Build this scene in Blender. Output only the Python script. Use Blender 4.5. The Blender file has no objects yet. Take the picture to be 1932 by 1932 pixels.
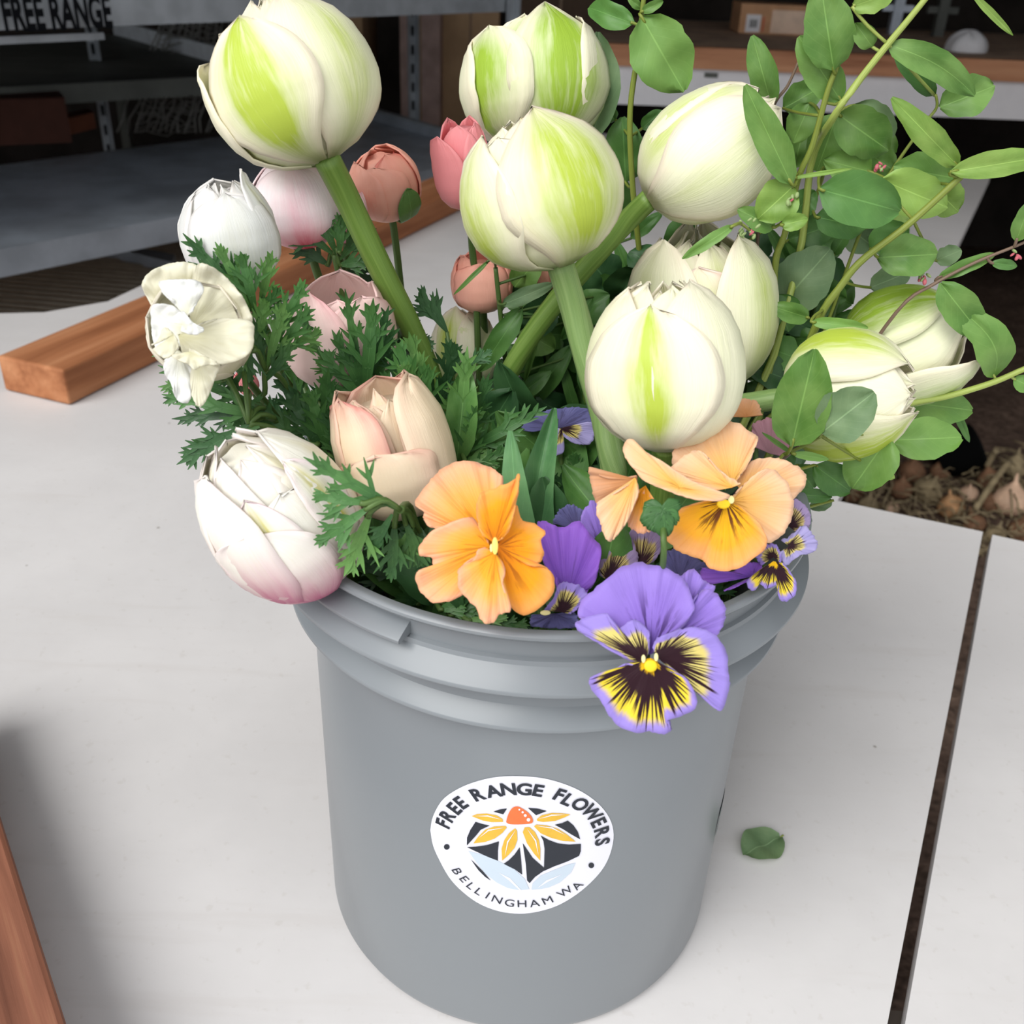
import bpy, bmesh, math, random
from mathutils import Vector, Matrix, noise
random.seed(7)
sc = bpy.context.scene
COL = sc.collection
# ---------------------------------------------------------------- camera
FPX = 1879.0
CAM = Vector((-0.01286, -0.39546, 0.46120))
PITCH, ROLL = 0.5254, 0.04513
_R = Vector((1, 0, 0)); _U = Vector((0, math.sin(PITCH), math.cos(PITCH)))
FWD = Vector((0, math.cos(PITCH), -math.sin(PITCH)))
CR = _R * math.cos(ROLL) + _U * math.sin(ROLL)
CU = -_R * math.sin(ROLL) + _U * math.cos(ROLL)
cd = bpy.data.cameras.new('camera'); cam = bpy.data.objects.new('camera', cd); COL.objects.link(cam)
cam.matrix_world = Matrix(((CR.x, CU.x, -FWD.x, CAM.x), (CR.y, CU.y, -FWD.y, CAM.y), (CR.z, CU.z, -FWD.z, CAM.z), (0, 0, 0, 1)))
cd.sensor_width = 36; cd.lens = 36 * FPX / 1932; cd.clip_start = 0.01
cd.dof.use_dof = True; cd.dof.focus_distance = 0.43; cd.dof.aperture_fstop = 18.0
sc.camera = cam
# ---------------------------------------------------------------- light: an overcast sky in front of an open shed
w = bpy.data.worlds.new('overcast_sky'); sc.world = w; w.use_nodes = True
bg = w.node_tree.nodes['Background']; bg.inputs[0].default_value = (0.95, 0.97, 1.0, 1); bg.inputs[1].default_value = 0.72
sun = bpy.data.lights.new('hazy_sun', 'SUN'); sun.energy = 2.0; sun.angle = math.radians(42); sun.color = (1, 0.99, 0.965)
so = bpy.data.objects.new('hazy_sun', sun); COL.objects.link(so)
so.rotation_euler = Vector((0.62, 0.80, -1.0)).to_track_quat('-Z', 'Y').to_euler()
vs = sc.view_settings; vs.view_transform = 'Standard'; vs.look = 'None'; vs.gamma = 1.0; vs.use_curve_mapping = False
vs.exposure = 0.62
# ---------------------------------------------------------------- pixel helpers (photo is 1932 x 1932)
def ray(px, py): return FWD + CR * ((px - 966) / FPX) - CU * ((py - 966) / FPX)
def PY(px, py, Y): d = ray(px, py); return CAM + d * ((Y - CAM.y) / d.y)
def PZ(px, py, z): d = ray(px, py); return CAM + d * ((z - CAM.z) / d.z)
def PD(px, py, dep): return CAM + ray(px, py) * dep
def dep(p): return (p - CAM).dot(FWD)
def lerp(a, b, t): return a + (b - a) * t
def sm(a, b, x):
    t = min(1, max(0, (x - a) / (b - a))); return t * t * (3 - 2 * t)
# ---------------------------------------------------------------- objects
def tag(o, label=None, cat=None, group=None, kind=None):
    if label: o['label'] = label
    if cat: o['category'] = cat
    if group: o['group'] = group
    if kind: o['kind'] = kind
    return o
def empty(name, loc, label, cat, group=None):
    o = bpy.data.objects.new(name, None); o.empty_display_size = 0.01; COL.objects.link(o); o.location = loc
    return tag(o, label, cat, group)
def wloc(o):
    v = Vector((0, 0, 0))
    while o: v += o.location; o = o.parent
    return v
def obj(name, vs_, fs, mat, parent=None, smooth=True, uvs=None, cols=None):
    off = wloc(parent) if parent else Vector((0, 0, 0))
    m = bpy.data.meshes.new(name); m.from_pydata([Vector(v) - off for v in vs_], [], fs)
    if uvs:
        l = m.uv_layers.new(name='UVMap')
        for lp in m.loops: l.data[lp.index].uv = uvs[lp.vertex_index]
    if cols:
        a = m.color_attributes.new('pig', 'FLOAT_COLOR', 'POINT')
        for i, c in enumerate(cols): a.data[i].color = (c[0], c[1], c[2], 1)
    if smooth: m.polygons.foreach_set('use_smooth', [True] * len(m.polygons))
    m.materials.append(mat); m.update()
    o = bpy.data.objects.new(name, m); COL.objects.link(o)
    if parent: o.parent = parent
    return o
class G:
    """collects geometry for one mesh"""
    def __init__(s): s.v = []; s.f = []; s.uv = []; s.c = []
    def grid(s, P, nu, nv, uv=None, col=None):
        b = len(s.v)
        for j in range(nv):
            for i in range(nu):
                s.v.append(P(i, j)); s.uv.append(uv(i, j) if uv else (i / max(1, nu - 1), j / max(1, nv - 1)))
                s.c.append(col(i, j) if col else (0, 0, 0))
        for j in range(nv - 1):
            for i in range(nu - 1):
                a = b + j * nu + i; s.f.append((a, a + 1, a + nu + 1, a + nu))
    def box(s, c, ax, ay, az):
        b = len(s.v)
        for sx in (-1, 1):
            for sy in (-1, 1):
                for sz in (-1, 1): s.v.append(Vector(c) + ax * sx + ay * sy + az * sz); s.uv.append((0, 0)); s.c.append((0, 0, 0))
        for q in ((0, 1, 3, 2), (4, 6, 7, 5), (0, 4, 5, 1), (2, 3, 7, 6), (0, 2, 6, 4), (1, 5, 7, 3)): s.f.append(tuple(b + k for k in q))
    def tube(s, pts, rad, n=10, cap=True):
        pts = [Vector(p) for p in pts]; b = len(s.v); up = Vector((0.3, 0.2, 1)).normalized(); N = len(pts)
        for k, p in enumerate(pts):
            t = (pts[min(k + 1, N - 1)] - pts[max(k - 1, 0)]).normalized()
            a = t.cross(up)
            if a.length < 1e-4: a = t.cross(Vector((1, 0, 0)))
            a.normalize(); c = t.cross(a); r = rad(k / max(1, N - 1)) if callable(rad) else rad
            for i in range(n):
                th = 2 * math.pi * i / n
                s.v.append(p + a * (r * math.cos(th)) + c * (r * math.sin(th))); s.uv.append((i / n, k / max(1, N - 1))); s.c.append((0, 0, 0))
        for k in range(N - 1):
            for i in range(n):
                s.f.append((b + k * n + i, b + k * n + (i + 1) % n, b + (k + 1) * n + (i + 1) % n, b + (k + 1) * n + i))
        if cap: s.f.append(tuple(b + i for i in range(n))[::-1]); s.f.append(tuple(b + (N - 1) * n + i for i in range(n)))
    def lathe(s, prof, n=96, center=(0, 0, 0), a0=0, a1=2 * math.pi):
        b = len(s.v); cx, cy, cz = center; full = abs(a1 - a0 - 2 * math.pi) < 1e-6; m = n if full else n + 1
        for (r, z) in prof:
            for i in range(m):
                th = a0 + (a1 - a0) * i / n; s.v.append((cx + r * math.sin(th), cy - r * math.cos(th), cz + z)); s.uv.append((0, 0)); s.c.append((0, 0, 0))
        for k in range(len(prof) - 1):
            for i in range(n):
                j = (i + 1) % m; s.f.append((b + k * m + i, b + k * m + j, b + (k + 1) * m + j, b + (k + 1) * m + i))
    def prism(s, poly, z0, z1):
        b = len(s.v); n = len(poly)
        for z in (z0, z1):
            for p in poly: s.v.append((p[0], p[1], z)); s.uv.append((0, 0)); s.c.append((0, 0, 0))
        s.f.append(tuple(range(b + n, b + 2 * n))); s.f.append(tuple(range(b, b + n))[::-1])
        for i in range(n): j = (i + 1) % n; s.f.append((b + i, b + j, b + n + j, b + n + i))
    def build(s, name, mat, parent=None, smooth=True): return obj(name, s.v, s.f, mat, parent, smooth, s.uv, s.c)
def crv(pts, n):
    """Catmull-Rom through points"""
    P = [Vector(p) for p in pts]; out = []; N = len(P) - 1
    for k in range(n):
        t = k / (n - 1) * N; i = min(int(t), N - 1); u = t - i
        a, b, c, d = P[max(i - 1, 0)], P[i], P[i + 1], P[min(i + 2, N)]
        out.append(0.5 * ((2 * b) + (c - a) * u + (2 * a - 5 * b + 4 * c - d) * u * u + (3 * b - a - 3 * c + d) * u ** 3))
    return out
# ---------------------------------------------------------------- materials
def S(c): return tuple(((x / 255) / 12.92 if x / 255 <= 0.04045 else ((x / 255 + 0.055) / 1.055) ** 2.4) for x in c)
class M:
    def __init__(s, name):
        s.m = bpy.data.materials.new(name); s.m.use_nodes = True; s.t = s.m.node_tree; s.t.nodes.clear()
        s.out = s.t.nodes.new('ShaderNodeOutputMaterial')
    def n(s, typ, **kw):
        o = s.t.nodes.new(typ)
        for k, v in kw.items(): setattr(o, k, v)
        return o
    def l(s, a, b): s.t.links.new(a, b)
    def put(s, sock, v):
        if isinstance(v, bpy.types.NodeSocket): s.l(v, sock)
        elif isinstance(v, (tuple, list)) and len(v) == 3 and sock.type == 'RGBA': sock.default_value = (*v, 1)
        else: sock.default_value = v
    def math(s, op, a, b=0.0, c=None, clamp=False):
        o = s.n('ShaderNodeMath', operation=op); o.use_clamp = clamp; s.put(o.inputs[0], a); s.put(o.inputs[1], b)
        if c is not None: s.put(o.inputs[2], c)
        return o.outputs[0]
    def mix(s, f, a, b, mode='MIX'):
        o = s.n('ShaderNodeMix', data_type='RGBA', blend_type=mode); s.put(o.inputs[0], f); s.put(o.inputs[6], a); s.put(o.inputs[7], b); return o.outputs[2]
    def sstep(s, x, a, b):
        o = s.n('ShaderNodeMapRange', interpolation_type='SMOOTHSTEP'); s.put(o.inputs[0], x); o.inputs[1].default_value = a; o.inputs[2].default_value = b; return o.outputs[0]
    def noise(s, vec, scale=5, detail=3, rough=0.55, dim='3D'):
        o = s.n('ShaderNodeTexNoise', noise_dimensions=dim); s.put(o.inputs['Vector'], vec); o.inputs['Scale'].default_value = scale; o.inputs['Detail'].default_value = detail; o.inputs['Roughness'].default_value = rough; return o.outputs[0]
    def coord(s, k='Object'): return s.n('ShaderNodeTexCoord').outputs[k]
    def mapv(s, vec, sc_=(1, 1, 1), loc=(0, 0, 0), rot=(0, 0, 0)):
        o = s.n('ShaderNodeMapping'); s.put(o.inputs[0], vec); o.inputs['Scale'].default_value = sc_; o.inputs['Rotation'].default_value = rot; s.put(o.inputs['Location'], loc); return o.outputs[0]
    def ramp(s, x, stops):
        o = s.n('ShaderNodeValToRGB'); s.put(o.inputs[0], x); e = o.color_ramp.elements
        while len(e) < len(stops): e.new(0.5)
        for k, (p, c) in enumerate(stops): e[k].position = p; e[k].color = (*c, 1)
        return o.outputs[0]
    def sep(s, v):
        o = s.n('ShaderNodeSeparateXYZ'); s.put(o.inputs[0], v); return o.outputs
    def fin(s, col, rough=0.5, spec=0.4, metal=0.0, trans=0.0, tcol=None, bump=None, bstr=0.2, bdist=0.001, sheen=0):
        p = s.n('ShaderNodeBsdfPrincipled'); s.put(p.inputs['Base Color'], col); s.put(p.inputs['Roughness'], rough); p.inputs['Specular IOR Level'].default_value = spec; p.inputs['Metallic'].default_value = metal
        if sheen: p.inputs['Sheen Weight'].default_value = sheen
        if bump is not None:
            b = s.n('ShaderNodeBump'); s.put(b.inputs['Height'], bump); b.inputs['Strength'].default_value = bstr; b.inputs['Distance'].default_value = bdist; s.l(b.outputs[0], p.inputs['Normal'])
        sh = p.outputs[0]
        if trans > 0:
            t = s.n('ShaderNodeBsdfTranslucent'); s.put(t.inputs[0], tcol if tcol is not None else col)
            mx = s.n('ShaderNodeMixShader'); mx.inputs[0].default_value = trans; s.l(sh, mx.inputs[1]); s.l(t.outputs[0], mx.inputs[2]); sh = mx.outputs[0]
        s.l(sh, s.out.inputs[0]); return s.m
def plain(name, c, rough=0.6, spec=0.3, metal=0.0, var=0.08, scale=30, trans=0.0):
    m = M(name); n = m.noise(m.coord(), scale, 4)
    col = m.mix(m.sstep(n, 0.3, 0.7), tuple(x * (1 - var) for x in c), tuple(min(1, x * (1 + var)) for x in c))
    return m.fin(col, rough, spec, metal, trans)
def petal_mat(name, base, green, pink, foot, trans=0.3, streak=7.0, vein=0.10):
    """pigment masks come from attribute pig = (green flame, pink tinge, foot tint)"""
    m = M(name); a = m.n('ShaderNodeAttribute', attribute_name='pig'); s_ = m.n('ShaderNodeSeparateColor'); m.l(a.outputs[0], s_.inputs[0])
    uv = m.n('ShaderNodeUVMap').outputs[0]; rnd = m.n('ShaderNodeObjectInfo').outputs['Random']
    off = m.n('ShaderNodeCombineXYZ'); m.l(m.math('MULTIPLY', rnd, 37.0), off.inputs[0]); m.l(m.math('MULTIPLY', rnd, 11.0), off.inputs[1])
    vec = m.mapv(uv, (streak, 1.1, 1), off.outputs[0]); st = m.noise(vec, 1.6, 4, 0.6)
    fine = m.noise(m.mapv(uv, (streak * 6, 2.0, 1), off.outputs[0]), 1.6, 3, 0.6)
    d = m.math('MULTIPLY', m.math('SUBTRACT', st, 0.5), 1.9)
    def mod(x, k): return m.math('MULTIPLY', x, m.math('ADD', m.math('MULTIPLY', d, k), 1.0), clamp=True)
    col = m.mix(mod(s_.outputs[1], 0.8), base, pink)
    col = m.mix(mod(s_.outputs[0], 1.2), col, green)
    col = m.mix(mod(s_.outputs[2], 0.4), col, foot)
    col = m.mix(m.math('MULTIPLY', m.sstep(fine, 0.35, 0.75), vein), col, m.mix(0.55, col, green), 'MIX')
    return m.fin(col, 0.42, 0.35, 0, trans, col, bump=m.math('ADD', m.math('MULTIPLY', st, 0.7), m.math('MULTIPLY', fine, 0.4)), bstr=0.35, bdist=0.0012)
def leaf_mat(name, c, c2, trans=0.25, rough=0.45):
    m = M(name); uv = m.n('ShaderNodeUVMap').outputs[0]; x = m.sep(uv); rnd = m.n('ShaderNodeObjectInfo').outputs['Random']
    n = m.noise(m.coord(), 60, 4); col = m.mix(m.sstep(n, 0.3, 0.72), c, c2)
    col = m.mix(m.math('MULTIPLY', m.math('SUBTRACT', rnd, 0.5), 0.9, clamp=True), col, tuple(min(1, k * 1.5) for k in c2))
    s_ = m.math('ABSOLUTE', m.math('SUBTRACT', x[0], 0.5))
    # midrib and side veins
    rib = m.math('SUBTRACT', 1.0, m.sstep(s_, 0.006, 0.022))
    ph = m.math('SUBTRACT', m.math('MULTIPLY', x[1], 7.0), m.math('MULTIPLY', s_, 5.0))
    vn = m.math('SUBTRACT', 1.0, m.sstep(m.math('ABSOLUTE', m.math('SUBTRACT', m.math('FRACT', ph), 0.5)), 0.0, 0.07))
    k = m.math('MAXIMUM', m.math('MULTIPLY', rib, 0.40), m.math('MULTIPLY', vn, 0.08))
    col = m.mix(k, col, tuple(min(1, q * 1.9 + 0.03) for q in c2))
    return m.fin(col, rough, 0.4, 0, trans, m.mix(1.0, col, (1.0, 1.05, 0.6), 'MULTIPLY'), bump=m.math('SUBTRACT', n, k), bstr=0.25, bdist=0.0008)
def wood_mat(name, a, b, c, axis, scale=1.0, rough=0.7):
    m = M(name); v = m.mapv(m.coord(), rot=(0, 0, -axis)); v = m.mapv(v, (2.2 * scale, 38 * scale, 38 * scale))
    n = m.noise(v, 1.0, 5, 0.6); f = m.noise(m.mapv(v, (3, 6, 6)), 1.0, 3)
    col = m.ramp(n, [(0.3, a), (0.5, b), (0.68, c)]); col = m.mix(m.math('MULTIPLY', f, 0.35), col, tuple(x * 0.55 for x in a))
    return m.fin(col, rough, 0.25, bump=f, bstr=0.3)
MAT = {}
MAT['bucket'] = plain('bucket_grey_plastic', S((124, 129, 133)), 0.30, 0.4, var=0.015, scale=3)
MAT['tulip'] = petal_mat('tulip_white_green', S((245, 243, 214)), S((184, 203, 76)), S((248, 224, 212)), S((134, 154, 62)), 0.14)
MAT['tulip_g'] = petal_mat('tulip_green_flamed', S((245, 244, 214)), S((160, 192, 66)), S((246, 220, 208)), S((114, 142, 52)), 0.14)
MAT['tulip_w'] = petal_mat('tulip_pure_white', S((246, 244, 233)), S((206, 200, 104)), S((246, 222, 228)), S((190, 60, 120)), 0.14)
MAT['anem_w'] = petal_mat('anemone_white', S((240, 241, 240)), S((226, 225, 194)), S((243, 230, 226)), S((226, 222, 180)), 0.3, 5, 0.25)
MAT['anem_c'] = petal_mat('anemone_cream', S((234, 231, 210)), S((214, 208, 164)), S((242, 226, 212)), S((214, 210, 150)), 0.3, 5, 0.2)
MAT['anem_p'] = petal_mat('anemone_pink_blush', S((255, 246, 247)), S((252, 200, 212)), S((252, 196, 206)), S((222, 40, 84)), 0.14, 5, 0.2)
MAT['ran_c'] = petal_mat('ranunculus_cream', S((245, 228, 200)), S((238, 208, 164)), S((226, 150, 140)), S((214, 118, 124)), 0.25, 5, 0.15)
MAT['ran_s'] = petal_mat('ranunculus_salmon', S((255, 190, 168)), S((250, 160, 138)), S((230, 112, 100)), S((250, 196, 150)), 0.15, 4, 0.15)
MAT['ran_k'] = petal_mat('ranunculus_coral_pink', S((255, 170, 174)), S((246, 136, 144)), S((232, 150, 150)), S((232, 160, 140)), 0.3, 4, 0.15)
MAT['ran_p'] = petal_mat('ranunculus_pale_pink', S((252, 224, 216)), S((246, 206, 200)), S((244, 186, 188)), S((232, 200, 180)), 0.15, 4, 0.15)
MAT['stem'] = None
def stem_mat(name, c, c2):
    m = M(name); uv = m.n('ShaderNodeUVMap').outputs[0]; n = m.noise(m.mapv(uv, (14, 1.5, 1)), 1.5, 4); n2 = m.noise(m.coord(), 35, 2)
    col = m.mix(m.sstep(n, 0.3, 0.7), c, c2); col = m.mix(m.math('MULTIPLY', n2, 0.4), col, tuple(x * 0.75 for x in c))
    return m.fin(col, 0.4, 0.4, 0, 0.12, col, bump=n, bstr=0.2)
MAT['stem'] = stem_mat('tulip_stem_green', S((104, 138, 58)), S((136, 166, 82)))
MAT['stem_pale'] = stem_mat('pale_tulip_stem', S((126, 158, 92)), S((158, 186, 118)))
MAT['stem_dark'] = stem_mat('dark_stem_green', S((70, 98, 48)), S((98, 126, 62)))
MAT['twig_y'] = stem_mat('yellow_green_twig', S((150, 168, 78)), S((182, 196, 108)))
MAT['twig_o'] = stem_mat('olive_twig', S((118, 132, 52)), S((146, 158, 72)))
MAT['twig_b'] = stem_mat('brown_twig', S((112, 92, 78)), S((140, 116, 96)))
MAT['leaf_a'] = leaf_mat('snowberry_leaf', S((86, 128, 56)), S((116, 152, 78)))
MAT['leaf_y'] = leaf_mat('snowberry_leaf_young', S((112, 148, 62)), S((140, 170, 84)))
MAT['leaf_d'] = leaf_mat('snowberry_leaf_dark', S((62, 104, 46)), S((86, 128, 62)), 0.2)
MAT['leaf_g'] = leaf_mat('snowberry_leaf_underside', S((96, 124, 86)), S((118, 142, 102)), 0.2, 0.6)
MAT['leaf_t'] = leaf_mat('tulip_leaf', S((70, 116, 72)), S((98, 142, 92)), 0.15)
MAT['fern'] = leaf_mat('anemone_leaf', S((48, 88, 46)), S((74, 118, 60)), 0.2)
MAT['fern_l'] = leaf_mat('anemone_leaf_light', S((76, 120, 58)), S((104, 146, 78)), 0.25)
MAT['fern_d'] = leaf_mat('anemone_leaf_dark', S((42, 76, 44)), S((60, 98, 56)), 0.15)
def pansy_mat(kind):
    m = M('pansy_' + kind); uv = m.n('ShaderNodeUVMap').outputs[0]; x = m.sep(uv); u, v = x[0], x[1]
    rnd = m.n('ShaderNodeObjectInfo').outputs['Random']; off = m.n('ShaderNodeCombineXYZ'); m.l(m.math('MULTIPLY', rnd, 23.0), off.inputs[0])
    soft = m.math('ADD', v, m.math('MULTIPLY', m.math('SUBTRACT', m.noise(m.mapv(uv, (5, 2, 1), off.outputs[0]), 1.5, 3), 0.5), 0.35))
    vn = m.noise(m.mapv(uv, (13, 0.7, 1), off.outputs[0]), 1.4, 4, 0.65); vf = m.noise(m.mapv(uv, (58, 0.35, 1), off.outputs[0]), 1.4, 1, 0.5)
    if kind.startswith('orange'):
        pal = {'orange': [S((247, 168, 22)), S((250, 176, 46)), S((250, 184, 96)), S((246, 186, 146))],
               'orange_hot': [S((238, 138, 10)), S((252, 160, 16)), S((252, 170, 30)), S((250, 176, 92))],
               'orange_gold': [S((246, 186, 6)), S((249, 184, 20)), S((246, 176, 44)), S((244, 178, 112))],
               'orange_pale': [S((246, 190, 84)), S((244, 194, 118)), S((243, 196, 140)), S((243, 202, 164))],
               'orange_dusky': [S((206, 140, 86)), S((206, 146, 96)), S((210, 154, 110)), S((214, 164, 128))]}[kind]
        col = m.ramp(soft, [(0.05, pal[0]), (0.4, pal[1]), (0.66, pal[2]), (0.95, pal[3])])
        lim = {'orange': 0.8, 'orange_hot': 0.9, 'orange_gold': 0.78, 'orange_pale': 0.4, 'orange_dusky': 0.3}[kind]
        k = m.math('SUBTRACT', 1.0, m.sstep(v, lim * 0.35, lim)); thr = m.math('SUBTRACT', vn, m.math('MULTIPLY', m.math('SUBTRACT', 1.0, k), 0.09))
        mask = m.math('MULTIPLY', m.sstep(thr, {'orange_gold': 0.47, 'orange_pale': 0.5}.get(kind, 0.5), {'orange_gold': 0.54}.get(kind, 0.58)), {'orange_gold': 0.95, 'orange_hot': 0.7}.get(kind, 0.5))
        col = m.mix(m.math('MULTIPLY', mask, k), col, S((84, 26, 10)) if kind == 'orange_gold' else S((168, 84, 10)))
        col = m.mix(m.math('MULTIPLY', m.sstep(vf, 0.45, 0.7), 0.12), col, S((230, 140, 60)))
    else:
        if kind == 'violet':
            col = m.ramp(soft, [(0.0, S((112, 82, 176))), (0.5, S((146, 116, 208))), (1.0, S((160, 134, 218)))])
            k = m.math('SUBTRACT', 1.0, m.sstep(v, 0.3, 0.85)); mask = m.math('MULTIPLY', m.sstep(vn, 0.51, 0.60), m.math('MULTIPLY', k, 0.85)); col = m.mix(mask, col, S((58, 30, 92)))
        elif kind == 'violet_deep':
            col = m.ramp(soft, [(0.0, S((96, 60, 160))), (0.5, S((136, 88, 200))), (1.0, S((150, 100, 208)))])
            k = m.math('SUBTRACT', 1.0, m.sstep(v, 0.3, 0.85)); mask = m.math('MULTIPLY', m.sstep(vn, 0.55, 0.68), m.math('MULTIPLY', k, 0.6)); col = m.mix(mask, col, S((62, 30, 100)))
        elif kind == 'mauve':
            col = m.ramp(soft, [(0.0, S((150, 110, 120))), (1.0, S((176, 128, 142)))])
        elif kind == 'slate':
            col = m.ramp(soft, [(0.0, S((74, 68, 110))), (1.0, S((104, 104, 156)))])
            col = m.mix(m.math('MULTIPLY', m.sstep(vn, 0.52, 0.62), 0.5), col, S((40, 34, 66)))
        else:
            e = {'face': 0.62, 'face_side': 0.48, 'face_dull': 0.45, 'lilac_face': 0.32}[kind]
            w1 = m.math('ADD', v, m.math('MULTIPLY', m.math('SUBTRACT', vn, 0.5), 0.3)); w2 = m.math('ADD', v, m.math('MULTIPLY', m.math('SUBTRACT', vf, 0.5), 1.5))
            violet = {'face_dull': S((150, 132, 170)), 'lilac_face': S((168, 160, 208))}.get(kind, S((160, 140, 218)))
            yel = {'face': S((240, 214, 60)), 'face_dull': S((196, 178, 110))}.get(kind, S((226, 210, 124)))
            col = m.mix(m.sstep(w1, e + 0.16, e + 0.30), yel, violet)
            dark = m.math('SUBTRACT', 1.0, m.sstep(w2, e + 0.02, e + 0.14)); dark = m.math('MULTIPLY', dark, m.math('SUBTRACT', 1.0, m.sstep(v, e + 0.30, e + 0.44)))
            dark = m.math('MAXIMUM', dark, m.math('SUBTRACT', 1.0, m.sstep(w1, e - 0.16, e - 0.06)))
            col = m.mix(dark, col, S((44, 12, 26)))
            if kind == 'face': col = m.mix(m.math('SUBTRACT', 1.0, m.sstep(w1, 0.15, 0.21)), col, S((248, 196, 8)))
    return m.fin(col, 0.55, 0.2, 0, 0.25, col, bump=m.math('ADD', m.math('MULTIPLY', vn, 0.6), m.math('MULTIPLY', vf, 0.3)), bstr=0.5, bdist=0.0012, sheen=0.2)
for k in ('orange', 'orange_hot', 'orange_gold', 'orange_pale', 'orange_dusky', 'violet', 'violet_deep', 'mauve', 'slate', 'face', 'face_side', 'face_dull', 'lilac_face'): MAT['p_' + k] = pansy_mat(k)
# ================================================================= the setting
DIRZ = -0.78
def struct(name, g, mat, smooth=False): o = g.build(name, mat, None, smooth); o['kind'] = 'structure'; return o
m = M('dirt_floor'); n1 = m.noise(m.coord(), 9, 6, 0.7); n2 = m.noise(m.coord(), 55, 4)
MAT['dirt'] = m.fin(m.mix(m.sstep(n2, 0.4, 0.7), m.ramp(n1, [(0.3, S((84, 68, 60))), (0.6, S((120, 100, 88))), (0.75, S((146, 124, 106)))]), S((82, 68, 60))), 0.95, 0.1, bump=n2, bstr=0.8, bdist=0.01)
g = G(); g.grid(lambda i, j: (-5 + i * 0.25, -4 + j * 0.25, DIRZ + 0.02 * noise.noise((i * 0.7, j * 0.7, 0))), 41, 37); struct('floor', g, MAT['dirt'], True)
MAT['wall'] = plain('dark_shed_wall', S((52, 47, 44)), 0.9, 0.1, var=0.25, scale=6)
for nm, c, ax, ay, az in (('wall_back', (0, 4.6, 0.7), 5, 0.05, 1.5), ('wall_left', (-3.3, 2.4, 0.7), 0.05, 2.2, 1.5), ('wall_right', (3.0, 2.4, 0.7), 0.05, 2.2, 1.5), ('ceiling', (0, 2.4, 1.75), 5, 2.35, 0.04)):
    g = G(); g.box(c, Vector((ax, 0, 0)), Vector((0, ay, 0)), Vector((0, 0, az))); struct(nm, g, MAT['wall'])
# ---------------------------------------------------------------- white work table
m = M('white_painted_board'); co = m.coord(); nb = m.noise(co, 4, 5, 0.6); ns = m.noise(co, 160, 2); nst = m.noise(m.mapv(co, (6, 60, 1), rot=(0, 0, 0.45)), 1, 4)
vor = m.n('ShaderNodeTexVoronoi'); m.put(vor.inputs['Vector'], m.mapv(co, loc=(0.013, 0.02, 0))); vor.inputs['Scale'].default_value = 26; 
sp = m.math('MULTIPLY', m.math('SUBTRACT', 1.0, m.sstep(vor.outputs['Distance'], 0.02, 0.05)), m.sstep(m.noise(co, 11, 1), 0.52, 0.6))
col = m.mix(m.sstep(nb, 0.35, 0.7), S((204, 201, 200)), S((214, 211, 210))); col = m.mix(m.math('MULTIPLY', m.sstep(nst, 0.55, 0.75), 0.25), col, S((196, 190, 186)))
col = m.mix(m.math('MULTIPLY', m.sstep(ns, 0.62, 0.75), 0.25), col, S((188, 182, 176))); col = m.mix(m.math('MULTIPLY', sp, 0.7), col, S((120, 112, 105)))
MAT['table'] = m.fin(col, 0.55, 0.3, bump=ns, bstr=0.08)
MAT['edge'] = plain('dark_board_edge', S((70, 62, 56)), 0.8)
tb = empty('work_table', (0, 0, DIRZ), 'large white painted work table under the grey flower bucket', 'table')
gd = Vector((0.238, 0.493)).normalized()
def gapx(y): return 0.187 + (y + 0.09) * 0.4828
polyA = [(-0.95, -0.75), (gapx(-0.75) - 0.002, -0.75), (0.4235, 0.403), (0.301, 0.45), (1.115, 2.139), (0.15, 2.5), (-0.56, 1.02), (-0.585, 0.93), (-0.65, 0.875), (-0.72, 0.86), (-0.95, 0.6)]
g = G(); g.prism(polyA, -0.018, 0); a = g.build('board', MAT['table'], tb, False)
polyB = [(gapx(-0.75) + 0.006, -0.75), (1.3, -0.75), (1.3, 0.05), (0.4315, 0.400)]
g = G(); g.prism(polyB, -0.018, -0.001); g.build('board', MAT['table'], tb, False)
for (x, y) in ((-0.8, -0.6), (1.15, -0.6), (-0.55, 0.75), (0.95, 2.05), (0.3, 0.3), (0.2, 2.3)):
    g = G(); g.box((x, y, (DIRZ - 0.024) / 2), Vector((0.04, 0, 0)), Vector((0, 0.04, 0)), Vector((0, 0, (-DIRZ - 0.024) / 2))); g.build('leg', MAT['edge'], tb, False)
g = G(); g.box((0.33, -0.1, -0.045), Vector((0.62, 0, 0)), Vector((0, 0.03, 0)), Vector((0, 0, 0.026))); g.build('crossbar', MAT['edge'], tb, False)
# ---------------------------------------------------------------- timbers
ax2 = Vector((0.353, 0.935, 0)).normalized(); pr2 = Vector((-ax2.y, ax2.x, 0))
MAT['timber'] = wood_mat('red_cedar_timber', S((140, 86, 54)), S((176, 116, 78)), S((196, 138, 98)), math.atan2(ax2.y, ax2.x))
c0 = Vector((-0.497, 0.585, 0))
g = G(); g.box(c0 + ax2 * 0.62 + pr2 * 0.0455 + Vector((0, 0, 0.0215)), ax2 * 0.62, pr2 * 0.0455, Vector((0, 0, 0.0205)))
o = g.build('timber_beam', MAT['timber'], None, False); tag(o, 'reddish brown sawn timber lying on the white table behind the bucket', 'timber')
bv = o.modifiers.new('bev', 'BEVEL'); bv.width = 0.003; bv.segments = 2
e0 = PZ(2, 1545, 0.048); e1 = PZ(125, 1932, 0.048); ax3 = (e1 - e0).normalized(); pr3 = Vector((ax3.y, -ax3.x, 0))
MAT['timber2'] = wood_mat('weathered_red_plank', S((96, 58, 44)), S((150, 98, 76)), S((186, 140, 104)), math.atan2(ax3.y, ax3.x), 1.1)
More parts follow.
